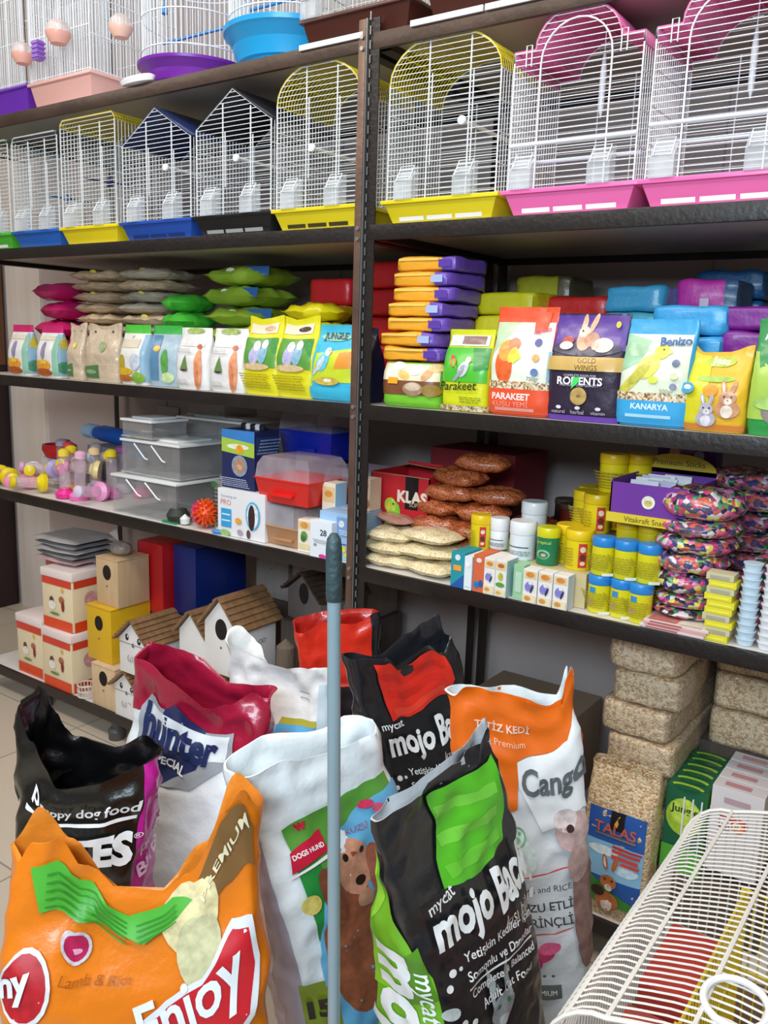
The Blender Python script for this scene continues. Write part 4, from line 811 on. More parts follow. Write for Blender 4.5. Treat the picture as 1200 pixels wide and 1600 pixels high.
for i, (x, y, z, rz, w) in enumerate(bp_):
    l = ['lowest, beside the middle post', 'lowest, next to the teal box', 'middle layer, beside the post', 'middle layer, at the right', 'upper left, beside the post', 'topmost, under the orange pile'][i]
    sachet(f'clear sachet of beige grain, {l}', x, y, ZD+z, w, .12, .032, BE, rz, 'beige grain sachets at the front', i+150, N=14, rd=.35, fl=.07, amp=.003)
t = sachet('pinkish plastic sachet draped in front of the red carton', .035, .125, ZD+.10, .15, .07, .02, mat('#c08a80', .35, 0, .4, .4, 30), -28, None, 160)
def tub(label, x, y, z, r, h, body, lid, lh=.022, items=None, rz=0, group=None, name='tin_can', cat='tub', neck=True):
    t = thing(name, label, cat, (x, y, z), rz, group)
    MB().lathe([(r*.96, 0), (r, .002), (r, h-lh-.002), (r*.93, h-lh)], 26).build('body', plas(body), t)
    MB().lathe([(r*1.02, h-lh), (r*1.04, h-lh+.001), (r*1.04, h-.003), (r*.98, h), (0, h+.0003)], 26).build('lid', plas(lid), t)
    if items: decal('label_print', lambda x_, z_, o: Vector(((r+o)*sin(x_/r), -(r+o)*cos(x_/r), z_)), r*3, h-lh, items, t, step=.006)
    return t
yl = [('r', '#c8382a', .62, .10, .82, .92), ('e', '#e8d8c0', .72, .72, .07, .07), ('e', '#5a2a20', .72, .45, .07, .08), ('e', '#e8c8a8', .72, .25, .06, .05)]+textlines('#a89418', .12, .52, .15, .85, 7, 3)
yb = textlines('#a8a020', .15, .75, .2, .85, 7, 5)+[('r', '#e8ecd8', .62, .06, .82, .16)]
wl_ = [('r', '#3a4a50', .2, .50, .8, .54)]+textlines('#7a868c', .2, .8, .2, .44, 3, 2)
YC = 'yellow fish food cans with yellow lids'
YE = '#e6cf16'
for x, y, z, l in ((.560, .09, .078, 'front one standing on the bird boxes'), (.520, .13, .078, 'behind the green tub')): tub(f'yellow can with a yellow lid, {l}', x, y, ZD+z+.0, .031, .088, YE, '#ecc818', items=yl, group=YC)
o = MB().box(.44, .60, .045, .22, ZD, ZD+.0775).build('bird_vitamin_carton', card('#cdbb8c'), None); tag(o, 'plain cardboard carton under the yellow cans', 'box')
for x, y, l in ((.530, .19, 'front left of the middle tier'), (.566, .165, 'front right of the middle tier'), (.585, .235, 'rear right of the middle tier'), (.518, .25, 'rear left of the middle tier')):
    tub(f'yellow can with a yellow lid, {l}', x, y-.0, ZD+.14+.01, .031, .088, YE, '#ecc818', items=yl, group=YC, rz=(0 if x > .55 else 10))
o = MB().box(-.065, .065, -.065, .065, 0, .15).build('carton', card('#b49c60'), None); o.location = (.55, .235+.06, ZD); o.scale=(.9,.7,1); tag(o, 'tan carton hidden behind the lower yellow cans', 'box')
for x, y, l in ((.580, .21, 'topmost front can, tallest of the tower'), (.625, .25, 'topmost rear can of the tower')): tub(f'yellow can with a yellow lid, {l}', x, y, ZD+.239, .031, .088, YE, '#ecc818', items=textlines('#a89418', .12, .8, .15, .8, 6, 3), group=YC)
BL = 'yellow cans with blue lids'
for r_, (z, y) in enumerate(((0, .055), (.083, .060))):
    for k, x in enumerate((.628, .678, .728)):
        if r_ == 0 and k == 2: y = .045; x = .722
        tub(f'yellow can with a blue lid, {["left", "middle", "right"][k]} one of the {["lower", "upper"][r_]} row', x, y, ZD+z, .0245, .082, '#ded41e', '#2a86d2', .020, items=(yb if r_ else [('r', '#3a90c8', .3, .7, .5, .92), ('e', '#d8b088', .35, .4, .12, .12)]+yb), group=BL)
for k, (x, y) in enumerate(((.655, .125), (.705, .12), (.755, .12))):
    for q in range(2): tub(f'yellow can with a yellow lid, {["left", "middle", "right"][k]} one {["on the shelf", "of the tier"][q]} under the purple display box', x, y, ZD+q*.100, .0245, .099, '#d8c41a', '#e0b816', items=yb, group='cans carrying the purple display box')
for x, y, z, h, r_, l in ((.424, .085, .078, .088, .030, 'front and largest'), (.395, .20, .108, .085, .031, 'rear, highest of the three'), (.345, .12, .082, .075, .022, 'left, beside the small yellow can')):
    tub(f'white plastic tub with a white cap, {l}', x, y, ZD+z, r_, h, '#e3e8ee', '#eceff2', .030, items=wl_, group='white supplement tubs', name='supplement_tub')
tub('small yellow can with a yellow lid left of the white tubs', .300, .11, ZD+.078, .025, .082, YE, '#ecc818', items=yl)
tub('green tub with a yellow lid among the white and yellow tubs', .492, .075, ZD+.0785, .0255, .085, '#1c7a50', '#d8d41c', .022, items=[('e', '#8ac8a0', .5, .4, .20, .14), ('e', '#1c7a50', .5, .38, .15, .1), ('e', '#c8a080', .52, .38, .08, .05), ('t', '#c8e04a', 'tropical', .5, .82, .42)], name='fish_food_tub')
o = MB().box(.34, .45, .125, .27, ZD, ZD+.107).build('carton', card('#7a8c3c'), None); tag(o, 'olive green carton under the rear white tub', 'box')
m = MB(); m.box(.28, .45, .055, .118, ZD, ZD+.0775); o = m.build('carton', card('#c4b884'), None); tag(o, 'low tan carton under the small yellow can and the front white tub', 'box')
for x, y, l, c in ((.425, .36, 'front', '#6a2018'), (.385, .42, 'rear', '#3a2420')):
    tub(f'dark glass jar with a brown lid at the back, {l} of the two', x, y, ZD+.11, .032, .06, c, '#4a3a30', .014, name='glass_jar', cat='jar', group='dark jars at the back')
o = MB().box(.33, .50, .30, .47, ZD, ZD+.109).build('carton', mat('#2c2a2c', .5), None); tag(o, 'flat black carton under the dark jars', 'box')
parrot = [('r', '#e6cc98', .08, .74, .92, .95), ('e', '#d88a3a', .5, .85, .3, .18), ('e', '#8a86d0', .42, .50, .26, .34, -20), ('e', '#3a3458', .66, .44, .08, .3, -20), ('e', '#ece6e2', .55, .62, .14, .14), ('r', '#ecdcb8', .04, .03, .96, .26), ('e', '#d89a4a', .4, .15, .24, .16)]
gbird = [('r', '#e6cc98', .08, .74, .92, .95), ('e', '#c8683a', .5, .85, .3, .18), ('e', '#b8c03a', .5, .56, .22, .34), ('e', '#5a9a3a', .5, .34, .4, .2), ('r', '#ecdcb8', .04, .03, .96, .22), ('e', '#d8aa5a', .4, .12, .24, .14)]
BB = 'little bird food boxes along the shelf edge'
pbox('bird_food_box', 'teal box with blue and orange print at the left of the little boxes', .300, .045, ZD, .036, .08, .084, '#1f94a0', [('e', '#e8f4f4', .5, .86, .2, .2), ('r', '#f0a040', .2, .48, .8, .64), ('p', '#2a5aa8', [(0, 0), (1, 0), (1, .4)])], group=BB)
pbox('bird_food_box', 'narrow white box with a bottle picture beside the teal box', .331, .040, ZD, .020, .08, .080, '#e4ecf0', [('e', '#f6f8fa', .5, .8, .4, .5), ('r', '#c8d4dc', .1, .1, .9, .12)], group=BB)
pbox('bird_food_box', 'orange box with blue birds beside the narrow white box', .358, .042, ZD, .028, .08, .088, '#d8663c', [('e', '#f0e4dc', .5, .86, .25, .2), ('e', '#2a7ac0', .35, .2, .25, .3), ('e', '#2a5aa0', .75, .25, .2, .3)], group=BB)
pbox('bird_food_box', 'white box with a lilac parrot, left of the green parrot one', .387, .040, ZD, .028, .08, .086, '#ece6e0', parrot, group=BB)
pbox('bird_food_box', 'white box with a green and yellow parrot', .416, .040, ZD, .028, .08, .086, '#ece6e0', gbird, sidec='#a8cfd0', group=BB)
pbox('bird_food_box', 'pale green end box of the little bird box row', .452, .042, ZD, .026, .05, .078, '#9cc89c', [('r', '#c0dcc0', .2, .2, .8, .8)], group=BB)
for k, x in enumerate((.488, .524, .560)): pbox('bird_food_box', f'white lilac-parrot box, {["left", "middle", "right"][k]} one of the trio below the green tub', x, .020, ZD, .034, .036, .077, '#ece6e0', parrot, sidec='#c8d4e0', group=BB)
t = thing('display_box', 'open purple display box with a yellow base set on yellow cans', 'box', (.715, .155, ZD+.2005))
w, d = .165, .19; a, b = w/2, d/2
m = MB(); m.box(-a-.004, a+.004, -b-.004, b+.004, 0, .020, 1)
m.box(-a, a, -b, -b+.003, .02, .085); m.box(-a, -a+.003, -b, b, .02, .09); m.box(a-.003, a, -b, b, .02, .085); m.box(-a, a, b-.003, b, .02, .10, 0)
m.build('carton', [card('#6a2c96'), card('#d8c22c')], t, smooth=False)
m = MB(); m.prism([(-a, .09)]+[(-a*cos(pi*i/12), .10+.035*sin(pi*i/12)) for i in range(13)]+[(a, .09)], b-.003, b+.001); m.build('header_card', card('#d0b830'), t, smooth=False)
decal('printed_front', flat((0, -b-.001, .0), (1, 0, 0), (0, 0, 1)), w, .085, [('e', '#e6e2d0', .5, .58, .085, .085), ('e', '#c8b868', .5, .56, .05, .04)], t)
decal('lettering', flat((0, -b-.004, .0), (1, 0, 0), (0, 0, 1)), w, .02, [('t', '#6a5210', 'Vitakraft Snack', .5, .5, .58)], t)
decal('header_lettering', flat((0, b-.003, .095), (1, 0, 0), (0, 0, 1)), w, .04, [('t', '#5a4410', 'Premium Sticks', .5, .5, .7)], t)
rr = random.Random(8)
for i in range(7):
    o = MB().box(-.03, .03, -.004, .004, 0, .07).build('snack_sachet', film2(['#e6e6ee', '#c8c4dc', '#f2f0f4'][i % 3]), None, bevel=.001)
    o.location = (.70+rr.uniform(-.02, .02), .085+i*.022, ZD+.221); o.rotation_euler = (radians(-18), 0, 0)
    tag(o, f'white snack sachet filed in the purple display box, {["first", "second", "third", "fourth", "fifth", "sixth", "seventh"][i]} from the front', 'sachet', 'sachets in the display box')
pbox('header_card', 'purple card with two animal pictures standing behind the display box', .70, .38, ZD, .135, .06, .375, '#4a2468', [('e', '#8a5a9a', .5, .90, .3, .08), ('e', '#d8a8a0', .3, .87, .09, .1), ('e', '#b04a3a', .3, .81, .12, .07), ('e', '#a8a0c0', .72, .86, .09, .09), ('e', '#4a5ab0', .72, .81, .12, .08)])
PB = [speck(['#d84a88', '#dc84b0', '#dcd4d8', '#4a9058', '#3a4478', '#d8cc64', '#2c2838', '#cc6450', '#a83a70', '#5a5068'], s, .3, .7, .6) for s in (95, 105)]
pz = .019
for i in range(3): pbox('leaflet_pack', f'flat pinkish picture pack under the gravel bags, {rank(i, 3)}', .800+.004*i, .090, ZD+i*.0062, .13, .16, .006, '#d8a09c' if i % 2 else '#e0c8c4', [('r', '#b8605a', .1, .3, .6, .8)], group='flat packs under the gravel', top=[('r', '#c87a70', .05, .03, .5, .3), ('r', '#e8dcc8', .55, .03, .95, .25)])
for i, (w, d, h, x, rz) in enumerate(((.145, .15, .022, .800, 3), (.140, .15, .030, .805, -3), (.135, .15, .050, .795, 2), (.155, .16, .044, .800, -5), (.165, .16, .040, .806, 4), (.160, .17, .040, .812, -3), (.172, .18, .060, .815, 3))):
    sachet(f'clear bag of multicoloured aquarium gravel, {rank(i, 7)} of the front stack', x, .11, ZD+pz, w, d, h, PB[i % 2], rz, 'bags of coloured gravel, front stack', i+170, N=16, name='gravel_bag', cat='bag', rd=.85, amp=.004, fl=.05); pz += h*.92
for i in range(7):
    sachet(f'clear bag of multicoloured aquarium gravel, {rank(i, 7)} of the rear stack', .86+.012*(i % 2), .33, ZD+i*.044, .21, .18, .044, PB[(i+1) % 2], (4, -5, 3, -2, 6, -4, 3)[i], 'bags of coloured gravel, rear stack', i+180, N=14, name='gravel_bag', cat='bag', rd=.6, amp=.004, fl=.05)
for i in range(7): sachet(f'bag of multicoloured gravel, {rank(i, 7)} of the stack cut by the right edge', 1.00, .22, ZD+i*.034, .17, .17, .034, PB[i % 2], 0, 'bags of coloured gravel, right stack', i+190, N=12, name='gravel_bag', cat='bag')
for i in range(10):
    c = '#e0d42a' if i % 2 == 0 or i == 5 else '#c8c09a'
    pbox('food_tablet_box', f'little {"yellow" if c[1] == "e" else "grey and yellow"} box in the column beside the gravel bags, {rank(i, 10)}', .885+.003*((i*7) % 3-1), .035, ZD+i*.0137, .052, .04, .0132, c, [('r', '#a8a48a', .15, .2, .85, .7)] if c[1] != 'e' else [('r', '#f0e84a', .1, .3, .9, .6)], group='small boxes stacked in a column')
for k, x in enumerate((.936, .976)):
    for i in range(11):
        t = thing('sample_cup', f'small lidded plastic cup in the {["left", "right"][k]} column at the right edge, {rank(i, 11)}', 'cup', (x, .038, ZD+i*.0150), 0, f'small cups in the {["left", "right"][k]} column')
        MB().lathe([(.0145, 0), (.0175, .0125), (.0190, .0128), (.0190, .0146), (0, .0148)], 18).build('cup_body', plas(['#c8dcea', '#e2e4e6', '#d8d0bc'][(i*3+k) % 3]), t)
# ------------------------------------------------------------------ bottom shelf, left
G5 = 'cat food tins in a pile'
def fbox(label, x, y, z, w, d, h, rz=0):
    t = thing('biscuit_tin', label, 'tin', (x, y, z), rz, G5)
    m = MB(); m.box(-w/2, w/2, -d/2, d/2, 0, h*.86); m.build('tin_body', plas('#ead8b4'), t, bevel=.006)
    MB().box(-w/2-.003, w/2+.003, -d/2-.003, d/2+.003, h*.86, h).build('lid', plas('#efe0dc'), t, bevel=.005)
    art = [('r', '#e0481c', .01, .0, .99, .20), ('r', '#d8402a', .01, .86, .99, 1.0), ('e', '#5a3a30', .32, .55, .07, .09), ('e', '#f4ece0', .34, .46, .12, .10), ('e', '#b06a4a', .66, .60, .09, .08), ('e', '#8a2a20', .70, .48, .05, .12), ('e', '#6a8a4a', .42, .30, .16, .03), ('e', '#e8c04a', .7, .8, .05, .05)]
    decal('printed_front', flat((0, -d/2, 0), (1, 0, 0), (0, 0, 1)), w*.97, h*.86, art, t)
    decal('printed_side', flat((w/2, 0, 0), (0, 1, 0), (0, 0, 1)), d*.94, h*.86, art[:2]+[('e', '#d8a0a0', .5, .6, .2, .2)], t)
    return t
fbox('orange and cream cat tin, lowest at the left', -1.505, .10, ZE, .16, .15, .225)
fbox('orange and cream cat tin on the shelf beside the nest boxes', -1.315, .085, ZE, .17, .15, .215)
fbox('orange and cream cat tin stacked upon the lower two', -1.325, .10, ZE+.217, .17, .15, .215, 2)
pbox('small_carton', 'small pink and orange carton behind the topmost cat tin', -1.50, .20, ZE+.226, .12, .12, .20, '#a86058', [('e', '#d84a6a', .5, .6, .25, .2), ('e', '#e8903a', .5, .3, .2, .1)])
sh = mat('#a8a4a2', .45, 0, .3, .3, 40, .08)
for i in range(5):
    pk_ = pillow('folded_cloth', .24, .20, .022, mat(['#8f8d8e', '#b4b0b0', '#a09a9c', '#c8a8a8'][0 if i % 2 else (3 if i < 2 else 1)], .5, 0, .2, .3, 30, .08), None, i+200, 12)
    pk_.location = (-1.405, .16+.004*(i % 2), ZE+.434+i*.0185); pk_.rotation_euler = (0, 0, radians((2, -3, 4, -1, 3, -4, 1)[i]))
    tag(pk_, f'grey folded puppy pad pack above the cat tins, {rank(i, 5)}', 'pack', 'grey packs stacked above the tins')
def nest(label, x, y, z, w, d, h, col, hole=True, side=None, rz=0, m=None):
    t = thing('nest_box', label, 'nest box', (x, y, z), rz, 'wooden nest boxes')
    mm = m or wood(col, side or col)
    mb = MB().box(-w/2, w/2, -d/2, d/2, 0, h-.006); mb.build('box_body', mm, t, bevel=.001)
    MB().box(-w/2-.001, w/2+.001, -d/2-.001, d/2+.001, h-.005, h).build('lid', mm, t, bevel=.001)
    if hole:
        pts = [(.021*cos(2*pi*i/24), .7*h+.026*sin(2*pi*i/24)) for i in range(24)]
        q = MB(); q.prism([(a, b) for a, b in pts], -d/2-.0012, -d/2+.004); q.build('entry_hole', mat('#1a0e0a', .9), t, smooth=False)
        MB().lathe([(.003, 0), (.003, .004)], 8, (0, -d/2-.004, .42*h), ax='y').build('perch_hole', mat('#8a7458', .8), t)
    return t
nest('plain pale wooden nest box, lowest of the three stacked', -1.055, .09, ZE, .125, .16, .150, '#d4b48c', side='#dcc09c')
o = nest('yellow painted nest box in the middle of the stack', -1.10, .115, ZE+.151, .13, .165, .192, '#d8a81c', m=mat('#dcae1a', .45, 0, .2))
nest('plain pale wooden nest box on top of the yellow one', -1.085, .125, ZE+.344, .115, .13, .165, '#c8a880', side='#d2b48e')
t = thing('wrapped_bundle', 'crumpled clear-wrapped bundle on the top wooden nest box', 'bundle', (-1.085, .12, ZE+.510))
softbox('bundle', .07, .06, .045, mat('#9a8c84', .3, 0, .5, .8, 60, .2, 30), t, 2.2, .006, 4, 8); 
m = MB(); m.add([(0, 0, .04), (-.05, -.01, .07), (-.035, .01, .085), (-.01, 0, .045)], [(0, 1, 2, 3)]); m.build('loose_wrap', clear('#e8e4e4', .35), t, fix=False)
t = thing('bin_box', 'glossy red painted nest box standing behind the stack', 'nest box', (-1.035, .32, ZE+.302)); MB().box(-.065, .065, -.12, .12, 0, .245).build('box_body', mat('#c01a20', .4, 0, .2), t, bevel=.002)
decal('panel_line', flat((-.062, -.12, .0), (1, 0, 0), (0, 0, 1)), .002, .24, [('r', '#7a0a10', 0, 0, 1, 1)], t)
t = thing('bin_box', 'dark blue painted nest box beside the red one', 'nest box', (-.905, .36, ZE+.302)); MB().box(-.055, .055, -.12, .12, 0, .245).build('box_body', mat('#122a78', .4, 0, .2), t, bevel=.002)
o = MB().box(-1.11, -.80, .21, .48, ZE, ZE+.30).build('packing_crate', wood('#8a7358', '#7a6448'), None, bevel=.002); tag(o, 'wooden crate under the red and blue nest boxes', 'crate')
for i, x in enumerate((-.70, -.53, -.36)):
    nest(f'unpainted grey wooden nest box at the back under the carriers, {["leftmost", "middle", "rightmost"][i]}', x, .54, ZE+.36, .15, .17, .25, '#8f8680', side='#98908a', hole=(i == 0))
o = MB().box(-.79, -.27, .45, .63, ZE, ZE+.358).build('packing_crate', wood('#5a4c44', '#4e423c'), None, bevel=.002); tag(o, 'dark wooden crate at the back under the grey nest boxes', 'crate')
def birdhouse(label, x, y, z, w, d, hw_, hr, face=True, rz=0, hole=False, col='#e9e6e4', rc=('#7a5a3c', '#8f6c4a')):
    t = thing('birdhouse', label, 'birdhouse', (x, y, z), rz, 'white birdhouses with brown roofs')
    P_ = [(-w/2, 0), (w/2, 0), (w/2, hw_), (0, hw_+hr), (-w/2, hw_)]
    MB().prism(P_, -d/2, d/2).build('house_body', mat(col, .6), t, bevel=.001)
    rm = wood(*rc); e = .018; sl = math.atan2(hr, w/2)
    for s in (-1, 1):
        m = MB(); n = 6; L = sqrt((w/2)**2+hr**2)+e
        for i in range(n):
            q0 = i/n; q1 = (i+1)/n
            a0 = Vector((s*q0*L*cos(sl), 0, hw_+hr+.004-q0*L*sin(sl))); a1 = Vector((s*q1*L*cos(sl), 0, hw_+hr+.004-q1*L*sin(sl)))
            nn = Vector((s*sin(sl), 0, cos(sl))); up0 = nn*.005; up1 = nn*.010
            y0, y1 = -d/2-.016, d/2+.016
            m.add([a0+Vector((0, y0, 0)), a1+Vector((0, y0, 0)), a1+up1+Vector((0, y0, 0)), a0+up0+Vector((0, y0, 0)), a0+Vector((0, y1, 0)), a1+Vector((0, y1, 0)), a1+up1+Vector((0, y1, 0)), a0+up0+Vector((0, y1, 0))],
                  [(0, 1, 2, 3), (7, 6, 5, 4), (0, 4, 5, 1), (1, 5, 6, 2), (2, 6, 7, 3), (3, 7, 4, 0)])
        m.build('roof', rm, t, smooth=False)
    f = flat((0, -d/2, 0), (1, 0, 0), (0, 0, 1))
    if face:
        decal('painted_face', f, w, hw_+hr, [('e', '#1c1618', .28, .68, .06, .08), ('e', '#1c1618', .70, .66, .06, .08), ('e', '#e9e6e4', .31, .70, .02, .03), ('e', '#e9e6e4', .72, .68, .02, .03), ('r', '#4a4444', .02, .565, .98, .575), ('e', '#4a3a3a', .50, .54, .05, .018), ('e', '#1c1618', .5, .58, .03, .02)]
              + [('t', '#a8a4a4', 'ω', .4, .30, .2), ('t', '#a8a4a4', '~', .62, .36, .14)], t)
    if hole:
        q = MB(); q.prism([(.024*cos(2*pi*i/24), .60*(hw_+hr)+.032*sin(2*pi*i/24)) for i in range(24)], -d/2-.0012, -d/2+.004); q.build('entry_hole', mat('#160f0e', .9), t, smooth=False)
        MB().lathe([(.003, 0), (.003, .003)], 8, (0, -d/2-.003, .36*(hw_+hr)), ax='y').build('perch_hole', mat('#6a5a50', .8), t)
    decal('painted_side', flat((w/2, 0, 0), (0, 1, 0), (0, 0, 1)), d, hw_, [('t', '#8fa2ac', '≈', .35, .5, .22), ('t', '#8fa2ac', '∞', .62, .62, .2)], t)
    return t
birdhouse('white birdhouse with a smiling face standing on the lowest birdhouse row', -.86, .06, ZE+.175, .14, .15, .115, .065)
birdhouse('white birdhouse half hidden between two others', -.675, .13, ZE+.205, .12, .13, .135, .065, face=False)
birdhouse('white birdhouse with a big oval hole, rightmost of the upper row', -.495, .095, ZE+.262, .14, .16, .155, .08, face=False, hole=True)
birdhouse('small white birdhouse with a smiling face, lowest beside the wooden nest box', -.925, .055, ZE, .125, .10, .11, .052)
birdhouse('low birdhouse with a brown roof behind the crimson bag', -.67, .09, ZE, .15, .14, .10, .06, face=False)
birdhouse('low birdhouse under the one with the big hole', -.50, .09, ZE, .15, .15, .19, .06, face=False)
birdhouse('dark grey birdhouse with a dark roof at the back right', -.30, .26, ZE+.42, .17, .16, .09, .06, face=False, hole=True, col='#6a6460', rc=('#3a2c24', '#46362c'), rz=-15)
o = MB().box(-.40, -.20, .17, .36, ZE, ZE+.419).build('packing_crate', wood('#3c332e', '#463b34'), None, bevel=.002); tag(o, 'dark crate under the grey birdhouse', 'crate')
m = MB()
for z in (0, .02, .04): m.tube([(.032*cos(2*pi*i/16)*(1-.1*(z < .01)), .03*sin(2*pi*i/16), z+.003) for i in range(16)], .0025, 5, closed=True)
for i in range(16): m.tube([(.029*cos(2*pi*i/16), .027*sin(2*pi*i/16), .002), (.032*cos(2*pi*i/16), .03*sin(2*pi*i/16), .044)], .002, 5)
o = m.build('nest_basket', mat('#d8ccc0', .6), None, fix=False); o.location = (-1.185, .035, ZE); tag(o, 'tiny cream basket on the bottom shelf beside the cat tins', 'basket')
o = MB().lathe([(.0, -.10), (.006, -.10), (.045, -.08), (.05, .0), (.045, .06), (0, .07)], 18).build('hay_roll', mat('#6a5c50', .8, 0, 0, .4), None); o.location = (-.33, .06, ZE+.10); o.scale = (.6, .6, 2.4); o.location = (-.29, .07, ZE+.24); tag(o, 'grey brown roll standing beside the birdhouses', 'roll')
o = MB().box(-.05, .05, -.04, .04, 0, .17).build('treat_carton', card('#b8401c'), None); o.scale = (.9, .9, 1); o.location = (-.372, .06, ZE); tag(o, 'orange red carton beside the low birdhouse', 'box')

# ------------------------------------------------------------------ bottom shelf, right
shav = speck(['#e4c8a0', '#c8a478', '#e2caa6', '#b8946a', '#dcc09a'], 190, .4, .8, .5)
HZ = clear('#e8eaea', .06, .2)
def bale(label, x, y, z, w, d, h, rz, seed, group):
    t = thing('shavings_bale', label, 'bale', (x, y, z), rz, group); softbox('bale_body', w, d, h, shav, t, 14, .005, seed, 12)
    o = softbox('plastic_wrap', w*1.015, d*1.015, h*1.01, HZ, t, 12, .007, seed+.05, 12)
    return t
for i in range(8):
    bale(f'clear-wrapped bale of wood shavings, {rank(i, 8)} of the front stack', .718+(.004, -.004, .003, -.002)[i % 4], .310, ZE+.001+i*.0775, .155, .38, .077, (1, -2, 2, -1)[i % 4], i, 'shavings bales in the front stack')
t = thing('bedding_bag', 'upright bag of wood shavings with a blue rabbit label', 'bag', (.722, .060, ZE), 0)
bb = Bag(.155, .09, .345, 0, .01, .5, 5, .02, None, None, .003, 4, 14, None, .7)
bb.body('bag_body', [shav], t, 40, 20)
decal('rabbit_label', bb.front, .155, .345, [('r', '#2a5aa8', .10, .10, .92, .74), ('r', '#8cc0e0', .10, .28, .92, .52), ('e', '#dceaf2', .35, .46, .22, .07), ('e', '#c8e0ee', .7, .36, .18, .08), ('p', '#3f8a34', [(.10, .10), (.92, .10), (.92, .14), (.5, .20), (.10, .30)]), ('r', '#1a1216', .42, .62, .62, .74), ('p', '#d8a23c', [(.48, .66), (.52, .64), (.56, .70), (.54, .72)]), ('t', '#c8604a', 'TALAS', .5, .62, .6, 0, .02), ('r', '#8a7a6a', .22, .565, .80, .58), ('r', '#c8302a', .48, .50, .90, .515), ('r', '#d84a40', .48, .47, .88, .49), ('r', '#d84a40', .48, .43, .86, .455), ('r', '#d84a40', .62, .40, .88, .42)]
      + furry(.48, .25, .34, '#b86a3a', '#e8d4c4')+[('e', '#3a2218', .34, .19, .10, .08), ('e', '#e0482c', .16, .13, .05, .05)], t, step=.02)
for i in range(3): bale(f'clear-wrapped bale of wood shavings, {rank(i, 3)} of the rear right stack', .90, .46, ZE+.335+i*.092, .16, .26, .088, 0, i+9, 'shavings bales in the rear right stack')
o = MB().box(.80, 1.0, .34, .60, ZE, ZE+.334).build('packing_crate', wood('#4a4038', '#5a4c40'), None, bevel=.002); tag(o, 'wooden crate under the rear shavings bales', 'crate')
for i in range(6):
    pbox('litter_box_pack', f'dark green carton with a lime oval, {["frontmost", "second", "third", "fourth", "fifth", "rearmost"][i]} in the green row', .843+.0*i, .115+i*.036, ZE+.12, .085, .030, .20, '#14603c', [('e', '#a8c838', .5, .66, .46, .52), ('e', '#c0d850', .5, .72, .36, .36), ('t', '#17402a', 'Jungle', .5, .74, .7, 0, .02), ('r', '#5ab038', 0, 0, 1, .3)], sidec='#6ab03a', rz=0, group='green cartons in a row', top=[('e', '#a8c838', .5, .30, .40, .14), ('e', '#14603c', .5, .05, .34, .12)])
o = MB().box(.797, 1.02, .095, .333, ZE, ZE+.119).build('packing_crate', card('#5a4634'), None, bevel=.002); tag(o, 'brown carton under the green and white packs', 'box')
for i in range(4):
    pbox('milk_powder_box', f'white carton with a red fox-like logo, {["frontmost", "second", "third", "rearmost"][i]} of four', .945, .130+i*.05, ZE+.15, .105, .045, .195, '#dcd4d4', [('e', '#d03a20', .5, .62, .26, .14), ('e', '#f08a30', .58, .58, .10, .12), ('r', '#a02030', .18, .52, .40, .68), ('t', '#f4ece8', 'EXO', .42, .60, .40, 0, .03), ('r', '#b89aa0', .25, .84, .75, .90)], sidec='#cfc8b4', group='white cartons with a red logo', top=[('r', '#c88a90', .2, .3, .7, .7)])
t = thing('torn_cardboard', 'torn piece of brown cardboard on the bottom shelf', 'cardboard', (.30, .42, ZE+.25), 10)
m = MB(); pts = [(-.11, 0), (-.06, .02), (0, .012), (.06, .03), (.11, .01), (.12, -.06), (.05, -.075), (-.02, -.05), (-.10, -.07)]
vs_ = [(x, y, .01*noise.noise(Vector((x*20, y*20, 0)))+.03) for x, y in pts]; m.add(vs_, [tuple(range(len(pts)))]); o = m.build('cardboard', card('#8a6248'), t, fix=False); o.modifiers.new('thickness', 'SOLIDIFY').thickness = -.004
o = MB().box(.14, .46, .32, .60, ZE, ZE+.262).build('packing_crate', card('#a48c74'), None, bevel=.002); tag(o, 'pale carton under the torn cardboard', 'box')
rr = random.Random(11)
for i in range(7):
    sachet(f'small {["olive", "blue", "red", "cream", "teal", "pink", "grey"][i]} packet in the jumble on the bottom shelf', (.10, .48, .53, .46, .56, .52, .12)[i], (.25, .22, .30, .12, .16, .20, .35)[i], ZE+(.0, .0, .0, .0, .035, .03, .05)[i], .12, .09, .035, film2(['#7a7a3a', '#2a5a9a', '#a8302a', '#c8bea0', '#2a7a80', '#b86a80', '#8a8a88'][i]), rr.uniform(-40, 40), 'jumbled small packets', i+220, N=8, name='small_packet', cat='packet')
m = MB()
for i in range(7):
    a = rr.uniform(0, 6.28); m.tube([(0, 0, 0), (.03*cos(a), .03*sin(a), .05), (.06*cos(a), .06*sin(a), .05+rr.uniform(0, .03))], .0025, 5, m=i % 2)
o = m.build('twig_toy', [mat('#6a6a2a', .6), mat('#8a7a3a', .6)], None); o.location = (.10, .25, ZE+.035); tag(o, 'dry twig toy sticking up behind the black bag', 'toy')

